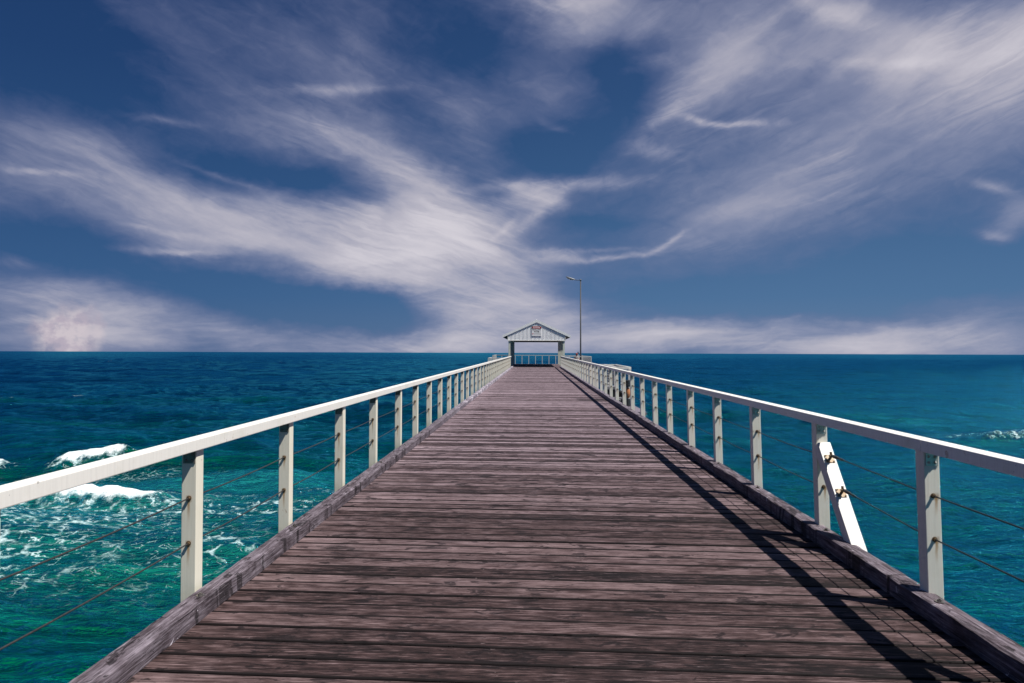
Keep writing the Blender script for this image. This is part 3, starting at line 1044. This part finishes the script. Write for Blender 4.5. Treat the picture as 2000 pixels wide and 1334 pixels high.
def railing(root, xb, xt, ys, side):
    lean = xt - xb
    protos = {}
    rh = RHS[side]
    for i, y in enumerate(ys):
        yc = y + .0455
        org = Vector((xb, yc, S(yc)))
        po = org + Vector((lean, -.047, rh - .077))
        nos = [org + Vector((lean * zc / .97, -.047, zc)) for zc in CZ[side]]
        if not protos:
            P_ = off_mb(post_mesh('post', lean, rh), org).build('post', M_POST_L if side < 0 else M_POST_R, root, org, .004)
            A = off_mb(fittings()[0], po).build('bracket_plate', M_PLATE if side < 0 else M_PLATE_R, P_, po)
            ns = [off_mb(fittings()[2], no).build('cable_nut', M_RUST, P_, no) for no in nos]
            protos = dict(p=P_, a=A, n=ns)
        else:
            P_ = dup(protos['p'], root, org + Vector((random.uniform(-.003, .003), 0, 0)))
            dup(protos['a'], P_, po)
            for no, n_ in zip(nos, protos['n']):
                dup(n_, P_, no)
    return protos


railing(rail_L, XPL, XPL, POSTS_L, -1)
railing(rail_R, XPR_B, XPR_T, POSTS_R, 1)


def handrail(root, x0, x1, cuts, RH):
    for i in range(len(cuts) - 1):
        a, b_ = cuts[i] + .0015, cuts[i + 1] - .0015
        xm = (x0 + x1) / 2
        mb = MB().beam((xm, a, S(a) + RH - .0365), (xm, b_, S(b_) + RH - .0365), x1 - x0, .073)
        mb.build('handrail', M_RAIL, root, (xm, a, S(a) + RH), .005)


handrail(rail_L, -2.205, -2.108, [-1.2, 1.4, 7.60, 12.46, 18.95, 23.8, 30.3, 36.8, 43.3, 49.8, 56.3, 62.4], RHS[-1])
handrail(rail_R, 2.382, 2.490, [-1.2, 4.30, 10.80, 17.2, 23.7, 30.2, 36.7, 43.2, 49.7, 56.2, 62.9], RHS[1])


def cable(root, x, z, ya, yb, posts):
    pts = []
    ys = [ya] + [p for p in posts if ya < p < yb] + [yb]
    for i in range(len(ys) - 1):
        a, b_ = ys[i], ys[i + 1]
        for k in range(4 if a < 12 else 1):
            f = k / 4
            yy = a + (b_ - a) * f
            pts.append((x, yy, S(yy) + z - .010 * 4 * f * (1 - f)))
    pts.append((x, yb, S(yb) + z))
    MB().tube(pts, .0048, 8).build('cable', M_CABLE, root, pts[0], smooth=True)


for zc in CZ[-1]:
    cable(rail_L, XPL, zc, -1.2, 61.8, POSTS_L)
for zc in CZ[1]:
    xr = XPR_B + (XPR_T - XPR_B) * zc / .97
    cable(rail_R, xr, zc, 5.92, 61.8, POSTS_R)

# diagonal brace on the third right post, rising from the deck edge towards the sea
by = POSTS_R[2]
bt_ = Vector((XPR_T - .002, by - .015, S(by) + .80))
bb_ = Vector((XPR_B + .025, by - .83, S(by) - .30))
dirb = (bt_ - bb_).normalized()
brace = MB().beam(bb_, bt_, .105, .105, up=(0, -1, .2))
brace_o = brace.build('brace', M_WHITE, rail_R, bb_, .004)
nrm = Vector((1, 0, 0)).cross(dirb).normalized()
if nrm.y > 0:
    nrm = -nrm


def brace_pt(z, offn=0.0, dx=0.0):
    tt = (S(by) + z - bb_.z) / (bt_.z - bb_.z)
    return bb_ + (bt_ - bb_) * tt + nrm * (.0525 + offn) + Vector((dx, 0, 0))


for zc, zz in ((CZ[1][0], .675), (CZ[1][1], .43)):
    c = brace_pt(zz)
    sdx = Vector((1, 0, 0))
    mb = MB()
    vs = []
    for o_ in (0.001, .006):
        for (a, b_) in ((-.036, -.036), (.036, -.036), (.036, .036), (-.036, .036)):
            vs.append(c + sdx * a + dirb * b_ + nrm * o_)
    mb.add(vs, [(0, 3, 2, 1), (4, 5, 6, 7), (0, 1, 5, 4), (1, 2, 6, 5), (2, 3, 7, 6), (3, 0, 4, 7)])
    plate = mb.build('anchor_plate', M_RUSTPLATE, brace_o, c, .001)
    mb = MB()
    for a in (-.026, .026):
        for b_ in (-.026, .026):
            q0 = c + sdx * a + dirb * b_ + nrm * .006
            mb.tube([q0, q0 + nrm * .006], .0055, 8)
    # eye lug and shackle pin
    e0 = c + nrm * .006
    mb.tube([e0, e0 + nrm * .045], [.011, .009], 10)
    mb.tube([e0 + nrm * .045 - sdx * .020, e0 + nrm * .045 + sdx * .020], .009, 10)
    mb.tube([e0 + nrm * .035 + dirb * .0, e0 + nrm * .050 + dirb * .034], .010, 10)
    mb.build('anchor_lug', M_RUST, brace_o, e0)
    e1 = e0 + nrm * .048
    xr = XPR_B + (XPR_T - XPR_B) * zc / .97
    yend = POSTS_R[1] + .09
    p_end = Vector((xr, yend, S(yend) + zc))
    dv = (p_end - e1).normalized()
    mb = MB()
    mb.tube([e1, e1 + dv * .03, e1 + dv * .035, e1 + dv * .10, e1 + dv * .105, e1 + dv * .16, e1 + dv * .165, e1 + dv * .22], [.010, .010, .0135, .0135, .009, .009, .011, .006], 10)
    mb.build('turnbuckle', M_CABLE, brace_o, e1, smooth=True)
    MB().tube([e1 + dv * .2, p_end], .0048, 8).build('cable', M_CABLE, rail_R, e1)
    MB().tube([p_end - Vector((0, .09, 0)), (xr, -1.2, S(-1.2) + zc)], .0048, 8).build('cable', M_CABLE, rail_R, p_end)
# small strut whose white end shows at the right edge under the handrail
MB().beam((2.48, 2.95, S(3) + .30), (2.47, 3.40, S(3) + .935), .07, .06, up=(0, -1, .2)).build('brace', M_WHITE, rail_R, (2.50, 3.0, S(3) + .3), .004)

# ------------------------------------------------------------------ shelter over the pier head
YS = 63.4
xa_, xb_ = -2.42, 2.80            # outer faces of the columns
shelter = empty('shelter', (.19, YS, S(YS)), 'small open shelter with pale corrugated gable and low roof at the pier end', 'shelter')
HC = 2.50
zs = S(YS)
cols = [YS, YS + 3.3, YS + 6.6, YS + 9.9, YS + 13.2]
cp = None
for cy in cols:
    for cx in (xa_ + .085, xb_ - .085):
        org = (cx, cy + .085, S(cy) - .02)
        if cp is None:
            cp = MB().box(cx - .085, cx + .085, cy, cy + .17, S(cy) - .02, S(cy) + HC + .02).build('column', M_COLUMN, shelter, org, .008)
        else:
            dup(cp, shelter, org)
yb2 = YS + 13.45
# gable: real corrugation
AP = 4.33          # apex of the cladding above the deck
EV = 3.10


def gable(yf, yb_, name):
    x0, x1 = xa_ - .06, xb_ + .06
    n = int((x1 - x0) / .0155)
    vs, fs = [], []
    xm = (x0 + x1) / 2
    for i in range(n + 1):
        xx = x0 + (x1 - x0) * i / n
        ph = (xx / .124) % 1.0
        d = .022 if ph < .30 else (0.0 if .42 < ph < .88 else .011)
        zt = EV + (AP - EV) * (1 - abs(xx - xm) / ((x1 - x0) / 2))
        vs += [(xx, yf - d, zs + HC - .04), (xx, yf - d, zs + zt), (xx, yb_, zs + HC - .04), (xx, yb_, zs + zt)]
    for i in range(n):
        a = i * 4
        b_ = a + 4
        fs += [(a, b_, b_ + 1, a + 1), (a + 2, a + 3, b_ + 3, b_ + 2), (a, a + 2, b_ + 2, b_), (a + 1, b_ + 1, b_ + 3, a + 3)]
    fs += [(0, 1, 3, 2), (n * 4, n * 4 + 2, n * 4 + 3, n * 4 + 1)]
    mb = MB()
    mb.add(vs, fs)
    return mb.build(name, M_CLAD, shelter, (xm, yf, zs + HC))


gable(YS - .02, YS + .03, 'gable_wall')
xm = (xa_ + xb_) / 2
MB().box(xa_ - .075, xb_ + .075, YS - .06, YS - .022, zs + HC - .055, zs + HC + .005).build('gable_trim', M_WHITE, shelter, (xm, YS, zs + HC), .004)
for sx_ in (xa_ - .075, xb_ + .03):
    MB().box(sx_, sx_ + .045, YS - .062, YS - .024, zs + HC + .008, zs + EV + .0).build('corner_trim', M_WHITE, shelter, (sx_, YS, zs + HC), .003)
# lintels, ceiling, rear gable
MB().box(xa_, xb_, YS + .035, YS + .20, zs + HC - .02, zs + HC + .28).build('lintel', M_CEIL, shelter, (xm, YS, zs + HC))
MB().box(xa_, xb_, yb2 - .2, yb2, zs + HC + .02, zs + HC + .34).build('lintel', M_CEIL, shelter, (xm, yb2, zs + HC))
for cx in (xa_ + .085, xb_ - .085):
    MB().box(cx - .07, cx + .07, YS + .21, yb2 - .21, zs + HC + .04, zs + HC + .26).build('wall_plate', M_COLUMN, shelter, (cx, YS, zs + HC))
MB().box(xa_ + .02, xb_ - .02, YS + .21, yb2 - .21, zs + HC + .27, zs + HC + .30).build('ceiling', M_CEIL, shelter, (xm, YS, zs + HC + .27))


def roof():
    ov, yo = .50, .03
    hx = (xb_ - xa_) / 2 + .06
    sl = (AP - EV) / hx
    mb = MB()
    for sgn in (-1, 1):
        x_e = xm + sgn * (hx + ov)
        z_e = zs + EV - sl * ov
        n = 90
        vs, fs = [], []
        for i in range(n + 1):
            yy = YS - yo + (yb2 - YS + 2 * yo) * i / n
            d = .025 if i % 2 else 0
            vs += [(xm, yy, zs + AP + .035 + d), (x_e, yy, z_e + .035 + d), (xm, yy, zs + AP - .005), (x_e, yy, z_e - .005)]
        for i in range(n):
            a = i * 4
            b_ = a + 4
            fs += [(a, b_, b_ + 1, a + 1), (a + 2, a + 3, b_ + 3, b_ + 2), (a + 1, b_ + 1, b_ + 3, a + 3)]
        fs += [(0, 1, 3, 2), (n * 4, n * 4 + 2, n * 4 + 3, n * 4 + 1)]
        mb.add(vs, fs)
    r = mb.build('roof', M_ROOF, shelter, (xm, YS, zs + AP))
    # barge boards along the front slope and ridge cap
    for sgn in (-1, 1):
        x_e = xm + sgn * (hx + ov)
        z_e = zs + EV - sl * ov
        bb = MB()
        y0_ = YS - yo - .065
        bb.add([(xm, y0_, zs + AP + .09), (x_e, y0_, z_e + .09), (x_e, y0_, z_e - .13), (xm, y0_, zs + AP - .16),
                (xm, y0_ + .035, zs + AP + .09), (x_e, y0_ + .035, z_e + .09), (x_e, y0_ + .035, z_e - .13), (xm, y0_ + .035, zs + AP - .16)],
               [(0, 1, 2, 3), (7, 6, 5, 4), (0, 4, 5, 1), (1, 5, 6, 2), (2, 6, 7, 3), (3, 7, 4, 0)])
        bb.build('barge_board', M_TRIM, shelter, (xm, y0_, zs + AP))
        sf = MB()
        sf.add([(xm + sgn * (hx + .005), YS - .02, zs + EV - .10), (x_e, YS - .02, z_e - .06), (x_e, yb2, z_e - .06), (xm + sgn * (hx + .005), yb2, zs + EV - .10),
                (xm + sgn * (hx + .005), YS - .02, zs + EV - .13), (x_e, YS - .02, z_e - .09), (x_e, yb2, z_e - .09), (xm + sgn * (hx + .005), yb2, zs + EV - .13)],
               [(0, 1, 2, 3), (7, 6, 5, 4), (0, 4, 5, 1), (1, 5, 6, 2), (2, 6, 7, 3), (3, 7, 4, 0)])
        sf.build('eave_soffit', M_CEIL, shelter, (x_e, YS, z_e))
    MB().tube([(xm, YS - yo - .06, zs + AP + .045), (xm, yb2 + yo, zs + AP + .045)], .055, 10).build('ridge_cap', M_ROOF, shelter, (xm, YS, zs + AP + .08), smooth=True)


roof()

# danger sign on the gable
SGX0, SGX1, SGZ1 = -.27, .645, zs + 3.81
SGZ0 = SGZ1 - .92
sy_ = YS - .075
sign = MB().box(SGX0, SGX1, sy_, sy_ + .02, SGZ0, SGZ1).build('danger_sign', M_SIGNW, None, (.19, sy_, SGZ0), .004)
tag(sign, 'square white warning sign with a red DANGER header mounted on the shelter gable', 'sign')
MB().box(SGX0 + .01, SGX1 - .01, sy_ - .004, sy_ - .0005, SGZ1 - .235, SGZ1 - .012).build('header_panel', M_SIGNK, sign, (.19, sy_, SGZ1))
poly = []
for k in range(28):
    a = 2 * math.pi * k / 28
    poly.append((.19 + .40 * math.copysign(abs(math.cos(a)) ** .45, math.cos(a)), SGZ1 - .123 + .095 * math.copysign(abs(math.sin(a)) ** .7, math.sin(a))))
MB().prism(poly, sy_ - .008, sy_ - .0045).build('header_oval', M_SIGNR, sign, (.19, sy_, SGZ1))


def text_part(name, body, cx, cz, h, width, y, mat, parent):
    cu = bpy.data.curves.new(name, 'FONT')
    cu.body = body
    cu.size = 1
    cu.align_x = 'CENTER'
    cu.align_y = 'CENTER'
    cu.extrude = .001
    cu.offset = .03
    tmp = bpy.data.objects.new(name, cu)
    COL.objects.link(tmp)
    bpy.context.view_layer.update()
    dg = bpy.context.evaluated_depsgraph_get()
    me = bpy.data.meshes.new_from_object(tmp.evaluated_get(dg))
    bpy.data.objects.remove(tmp)
    xs = [v.co.x for v in me.vertices]
    zs_ = [v.co.y for v in me.vertices]
    cx_, cy_ = (min(xs) + max(xs)) / 2, (min(zs_) + max(zs_)) / 2
    kx = width / (max(xs) - min(xs))
    ky = h / (max(zs_) - min(zs_))
    for v in me.vertices:
        v.co = Vector(((v.co.x - cx_) * kx, v.co.z * .5, (v.co.y - cy_) * ky))
    me.materials.clear()
    me.materials.append(mat)
    o = bpy.data.objects.new(name, me)
    return link(o, parent, (cx, y, cz))


text_part('lettering', 'DANGER', .19, SGZ1 - .123, .115, .66, sy_ - .0095, M_SIGNW, sign)
text_part('lettering', 'SHALLOW', .19, SGZ1 - .335, .125, .78, sy_ - .0015, M_SIGNK, sign)
text_part('lettering', 'WATER', .19, SGZ1 - .52, .13, .52, sy_ - .0015, M_SIGNK, sign)
text_part('lettering', 'NO DIVING', .265, SGZ1 - .72, .055, .58, sy_ - .0015, M_SIGNK, sign)
ring = MB()
for k in range(24):
    a, b_ = 2 * math.pi * k / 24, 2 * math.pi * (k + 1) / 24
    for r0, r1 in ((.048, .066),):
        ring.add([(-.155 + r * math.cos(q_), sy_ - .002, SGZ1 - .71 + r * math.sin(q_)) for q_ in (a, b_) for r in (r0, r1)], [(0, 1, 3, 2)])
ring.beam((-.195, sy_ - .003, SGZ1 - .67), (-.115, sy_ - .003, SGZ1 - .75), .014, .003, up=(0, 1, 0))
ring.build('prohibition_ring', M_SIGNR, sign, (-.155, sy_, SGZ1 - .71))


# ------------------------------------------------------------------ white fences of the pier head and side landings
def fence(name, pts, label, group=None, h=.95, n_mid=2, spacing=.78, base=0.0, pw=.055, rails=(0.52,), mat=None, rail_h=.05, slat_from=None):
    mat = mat or M_WHITE
    p0 = Vector(pts[0])
    root = empty(name, (p0.x, p0.y, S(p0.y) + base), label, 'railing', group)
    pp = None
    for i in range(len(pts) - 1):
        a, b_ = Vector(pts[i]), Vector(pts[i + 1])
        L = (b_ - a).length
        n = max(1, round(L / spacing))
        for k in range(0 if i == 0 else 1, n + 1):
            q_ = a + (b_ - a) * (k / n)
            org = (q_.x, q_.y, S(q_.y) + base)
            if pp is None:
                pp = MB().box(q_.x - pw / 2, q_.x + pw / 2, q_.y - pw / 2, q_.y + pw / 2, org[2] - .1, org[2] + h - rail_h).build('post', mat, root, org, .004)
            else:
                dup(pp, root, org)
        d = (b_ - a).normalized() * (pw / 2)
        za, zb = S(a.y) + base, S(b_.y) + base
        MB().beam((a.x - d.x, a.y - d.y, za + h - rail_h / 2 + i * .002), (b_.x + d.x, b_.y + d.y, zb + h - rail_h / 2 + i * .002), .07, rail_h).build('top_rail', mat, root, (a.x, a.y, za + h), .004)
        for rz in rails:
            MB().tube([(a.x, a.y, za + h * rz), (b_.x, b_.y, zb + h * rz)], .006, 6).build('cable', M_CABLE, root, (a.x, a.y, za + h * rz))
    return root


fence('railing', [(-4.5, 78.1), (5.5, 78.1)], 'white railing across the far end of the pier seen through the shelter', h=1.02, spacing=.77, rails=(.35, .65))
fence('railing', [(5.38, 77.8), (5.38, 65.0), (2.95, 65.0)], 'white railing round the right wing of the pier head beside the lamp post', h=1.0, spacing=1.2, rails=(.35, .65))
fence('railing', [(-4.35, 77.8), (-4.35, 71.0), (-2.55, 71.0)], 'white railing round the left wing of the pier head', h=1.04, spacing=1.2, rails=(.35, .65))
fence('railing', [(-3.55, 56.2), (-3.55, 52.4), (-2.35, 52.4)], 'small white railing frame of the ladder landing outside the left railing', h=.98, spacing=1.2, rails=(.4, .7))

# slatted grey gate panel beside the lamp
lv = empty('slatted_panel', (4.85, 64.8, S(65)), 'grey slatted panel fixed in the pier head railing right of the lamp post', 'panel')
MB().box(4.50, 4.54, 64.86, 64.9, S(65) + .1, S(65) + .93).build('frame_post', M_WHITE, lv, (4.5, 64.88, S(65)))
for k in range(8):
    MB().beam((4.54, 64.88, S(65) + .16 + k * .10), (5.33, 64.88, S(65) + .16 + k * .10), .02, .07).build('slat', M_GREYBOX, lv, (4.54, 64.88, S(65) + .16 + k * .1))

# side landing outside the right railing
land = empty('boat_landing', (3.3, 26.5, S(26) - .7), 'white framed boat landing with steps outside the right railing halfway along the pier', 'landing')
zl = S(28) - .62
MB().box(2.62, 4.02, 24.6, 33.2, zl - .12, zl).build('platform', M_KERB, land, (3.3, 28, zl))
for (px, py, w) in ((3.88, 28.0, .11), (3.88, 30.5, .09), (3.88, 32.9, .09), (3.88, 25.3, .0), (3.30, 28.0, .12), (2.72, 28.0, .09), (2.72, 32.9, .09), (3.35, 32.9, .09), (3.30, 30.6, .08), (2.72, 30.4, .08)):
    if w == 0:
        continue
    MB().box(px - w / 2, px + w / 2, py - w / 2, py + w / 2, zl - .5, S(py) + .87).build('post', M_WHITE, land, (px, py, zl), .005)
for (a, b_, w, h_) in (((2.62, 28.0), (3.94, 28.0), .07, .11), ((3.88, 28.06), (3.88, 32.95), .09, .07), ((2.66, 32.9), (3.83, 32.9), .07, .08), ((3.30, 28.06), (3.30, 32.8), .07, .07)):
    MB().beam((a[0], a[1], S(a[1]) + .925 - h_ / 2), (b_[0], b_[1], S(b_[1]) + .925 - h_ / 2), w, h_).build('top_rail', M_WHITE, land, (a[0], a[1], S(a[1])), .004)
for zz in (.2, .55):
    MB().tube([(2.7, 27.97, S(28) + zz), (3.96, 27.97, S(28) + zz)], .012, 8).build('mid_rail', M_CABLE, land, (2.7, 27.97, S(28) + zz))
for k in range(6):
    zz = S(30) + .79 - k * .11
    MB().beam((3.262, 28.1, zz), (3.262, 30.5, zz), .02, .085).build('slat', M_GREYBOX, land, (3.26, 28.1, zz))
# steps going down on the sea side with dark treads
for k in range(5):
    MB().box(2.78, 3.22, 25.2 + k * .34, 25.52 + k * .34, zl + .02 + .10 * (4 - k), zl + .07 + .10 * (4 - k)).build('step', M_GREYBOX, land, (3.0, 25.3, zl))
fd = MB().box(3.34, 3.50, 25.9, 27.7, zl + .02, zl + .60)
fend = fd.build('fender', M_BLACK, None, (3.4, 27.0, zl), .03)
tag(fend, 'black rubber fender block standing on the boat landing behind the right railing', 'fender')
# crate and orange float on the landing
cr_ = empty('tackle_crate', (3.05, 26.1, zl), 'grey lidded tackle crate with dark sides on the boat landing', 'crate')
MB().box(2.86, 3.28, 26.95, 27.45, zl + .10, zl + .66).build('crate_body', M_BLACK, cr_, (3.05, 27.2, zl + .1), .02)
MB().box(2.84, 3.30, 26.92, 27.48, zl + .665, zl + .80).build('crate_lid', M_GREYBOX, cr_, (3.05, 27.2, zl + .66), .02)
fl = empty('float', (3.68, 27.1, zl), 'orange and black mooring float hanging at the corner of the boat landing', 'float')
prf = [(.02, .0), (.07, .03), (.10, .10), (.105, .20), (.095, .30), (.07, .38), (.035, .44)]
mb = MB()
mb.tube([(3.68, 27.1, zl + .32 + z_) for r_, z_ in prf], [r_ for r_, z_ in prf], 18)
mb.build('float_body', M_ORANGE, fl, (3.68, 27.1, zl + .32), smooth=True)
MB().tube([(3.68, 27.1, zl + .77), (3.68, 27.1, zl + .80), (3.68, 27.1, zl + 1.02), (3.68, 27.1, zl + 1.05)], [.05, .13, .13, .06], 14).build('float_collar', M_BLACK, fl, (3.68, 27.1, zl + .77))
MB().tube([(3.68, 27.1, zl + .02), (3.68, 27.1, zl + .30)], [.12, .10], 14).build('float_base', M_BLACK, fl, (3.68, 27.1, zl))

# ------------------------------------------------------------------ lamp post
LY, LX = 65.6, 4.43
lamp = empty('lamp_post', (LX, LY, S(LY)), 'tall slim grey lamp post with short arm standing right of the shelter', 'lamp post')
zt = S(LY) + 8.35
MB().tube([(LX, LY, S(LY)), (LX, LY, S(LY) + .9), (LX - .01, LY, S(LY) + 1.0), (LX - .03, LY, zt)], [.095, .095, .075, .055], 14).build('pole', M_POLE, lamp, (LX, LY, S(LY)), smooth=True)
MB().tube([(LX - .03, LY, zt - .08), (LX - .03, LY, zt + .02), (LX - .03, LY, zt + .06)], [.085, .09, .04], 12).build('pole_cap', M_LAMP, lamp, (LX, LY, zt), smooth=True)
MB().tube([(LX - .03, LY, zt - .04), (LX - .45, LY, zt - .03), (LX - .62, LY, zt + .01)], [.035, .03, .03], 10).build('arm', M_POLE, lamp, (LX, LY, zt), smooth=True)
hd = MB()
pts = [(LX - .50, LY, zt - .01), (LX - .62, LY, zt + .03), (LX - .85, LY, zt + .10), (LX - 1.15, LY, zt + .19), (LX - 1.38, LY, zt + .27), (LX - 1.44, LY, zt + .29)]
hd.tube(pts, [.03, .06, .08, .085, .06, .02], 14)
hd.v = [(x_, LY + (y_ - LY) * 1.4, z_) for x_, y_, z_ in hd.v]
hd.build('lamp_head', M_LAMP, lamp, (LX - 1, LY, zt), smooth=True)
ls = MB().tube([(LX - .75, LY, zt + .005), (LX - 1.0, LY, zt + .07), (LX - 1.3, LY, zt + .17)], [.05, .085, .05], 12)
ls.build('lamp_lens', M_GREYBOX, lamp, (LX - 1, LY, zt), smooth=True)

# short marker pole by the railing
mp = empty('marker_pole', (4.38, 68.5, S(68.5)), 'short thin white pole with a dark cap standing just left of the lamp post', 'pole')
MB().tube([(4.36, 68.5, S(68.5)), (4.36, 68.5, S(68.5) + 1.22)], .025, 10).build('pole', M_WHITE, mp, (4.36, 68.5, S(68.5)))
MB().tube([(4.36, 68.5, S(68.5) + 1.222), (4.36, 68.5, S(68.5) + 1.25), (4.36, 68.5, S(68.5) + 1.40), (4.36, 68.5, S(68.5) + 1.44)], [.03, .06, .055, .02], 10).build('cap', M_BLACK, mp, (4.36, 68.5, S(68.5) + 1.22))

# ------------------------------------------------------------------ seated person behind the pier head railing
M_SKIN = flat_mat('skin', (.42, .22, .15), .55, .15)
M_SHIRT = flat_mat('pale_shirt', (.50, .47, .47), .8, .2)
M_TROUS = flat_mat('navy_trousers', (.015, .018, .035), .8, .2)
M_CAP = flat_mat('dark_red_cap', (.24, .035, .03), .7, .2)


def skinned(name, joints, edges, mat, parent, origin, levels=2, root_i=0):
    me = bpy.data.meshes.new(name)
    org = Vector(origin)
    me.from_pydata([tuple(Vector(j[0]) - org) for j in joints], edges, [])
    o = bpy.data.objects.new(name, me)
    link(o, parent, org)
    md = o.modifiers.new('skin', 'SKIN')
    md.use_smooth_shade = True
    lay = me.skin_vertices.new(name='') if not me.skin_vertices else me.skin_vertices[0]
    for i, j in enumerate(joints):
        r_ = j[1] if isinstance(j[1], tuple) else (j[1], j[1])
        me.skin_vertices[0].data[i].radius = r_
        me.skin_vertices[0].data[i].use_root = (i == root_i)
    s2 = o.modifiers.new('sub', 'SUBSURF')
    s2.levels = levels
    s2.render_levels = levels
    me.materials.append(mat)
    return o


PX, PY = 4.16, 67.6
gz = S(PY)
per = empty('person', (PX, PY, gz), 'person in dark red cap and pale shirt sitting behind railing by lamp post', 'person')
J = [((PX, PY, gz + .50), (.14, .12)),            # 0 pelvis
     ((PX, PY - .02, gz + .70), (.13, .10)),      # 1 waist
     ((PX, PY - .05, gz + .90), (.17, .11)),      # 2 chest
     ((PX, PY - .06, gz + 1.02), (.06, .055)),    # 3 neck
     ((PX, PY - .08, gz + 1.13), (.085, .10)),    # 4 head
     ((PX, PY - .08, gz + 1.22), (.075, .085)),   # 5 crown
     ((PX - .19, PY - .04, gz + .95), .055), ((PX - .25, PY - .14, gz + .72), .042), ((PX - .16, PY - .36, gz + .66), .033), ((PX - .12, PY - .43, gz + .66), .03),
     ((PX + .19, PY - .04, gz + .95), .055), ((PX + .25, PY - .14, gz + .72), .042), ((PX + .16, PY - .36, gz + .66), .033), ((PX + .12, PY - .43, gz + .66), .03),
     ((PX - .10, PY - .05, gz + .48), .09), ((PX - .12, PY - .46, gz + .50), .062), ((PX - .12, PY - .48, gz + .10), .042), ((PX - .12, PY - .60, gz + .04), .035),
     ((PX + .10, PY - .05, gz + .48), .09), ((PX + .12, PY - .46, gz + .50), .062), ((PX + .12, PY - .48, gz + .10), .042), ((PX + .12, PY - .60, gz + .04), .035)]
E_ = [(0, 1), (1, 2), (2, 3), (3, 4), (4, 5), (2, 6), (6, 7), (7, 8), (8, 9), (2, 10), (10, 11), (11, 12), (12, 13), (0, 14), (14, 15), (15, 16), (16, 17), (0, 18), (18, 19), (19, 20), (20, 21)]
body_o = skinned('body', J, E_, M_SKIN, per, (PX, PY, gz))
JS = [((PX, PY, gz + .58), (.15, .13)), ((PX, PY - .02, gz + .72), (.145, .115)), ((PX, PY - .05, gz + .90), (.185, .125)), ((PX, PY - .06, gz + .985), (.10, .085)),
      ((PX - .19, PY - .04, gz + .95), .068), ((PX - .235, PY - .10, gz + .80), .056), ((PX + .19, PY - .04, gz + .95), .068), ((PX + .235, PY - .10, gz + .80), .056)]
skinned('shirt', JS, [(0, 1), (1, 2), (2, 3), (2, 4), (4, 5), (2, 6), (6, 7)], M_SHIRT, per, (PX, PY, gz + .6))
JT = [((PX, PY, gz + .54), (.155, .135)), ((PX, PY, gz + .47), (.15, .12)), ((PX - .10, PY - .08, gz + .48), .10), ((PX - .12, PY - .46, gz + .50), .073), ((PX - .12, PY - .48, gz + .14), .056),
      ((PX + .10, PY - .08, gz + .48), .10), ((PX + .12, PY - .46, gz + .50), .073), ((PX + .12, PY - .48, gz + .14), .056)]
skinned('trousers', JT, [(0, 1), (1, 2), (2, 3), (3, 4), (1, 5), (5, 6), (6, 7)], M_TROUS, per, (PX, PY, gz + .5))
cap = MB()
cap.tube([(PX, PY - .08, gz + 1.175), (PX, PY - .08, gz + 1.21), (PX, PY - .08, gz + 1.27), (PX, PY - .08, gz + 1.30), (PX, PY - .08, gz + 1.315)], [.108, .11, .098, .06, .01], 16)
cap.prism([(PX + .09 * math.cos(a_ * math.pi / 8), gz + 1.18 + .012 * math.sin(a_ * math.pi / 8)) for a_ in range(16)], PY - .27, PY - .15)
cap.build('cap', M_CAP, per, (PX, PY - .08, gz + 1.2), smooth=True)
stool = empty('stool', (PX, PY + .02, gz), 'low dark folding stool under the seated person on the pier head', 'stool')
MB().box(PX - .2, PX + .2, PY - .16, PY + .2, gz + .33, gz + .37).build('seat', M_TROUS, stool, (PX, PY, gz + .35), .01)
for sx_ in (-.17, .17):
    MB().beam((PX + sx_, PY - .14, gz + .003), (PX + sx_, PY + .18, gz + .325), .025, .025, up=(1, 0, 0)).build('leg', M_POLE, stool, (PX + sx_, PY, gz))
    MB().beam((PX + sx_ * .82, PY + .18, gz + .003), (PX + sx_ * .82, PY - .14, gz + .325), .025, .025, up=(1, 0, 0)).build('leg', M_POLE, stool, (PX + sx_ * .82, PY, gz))
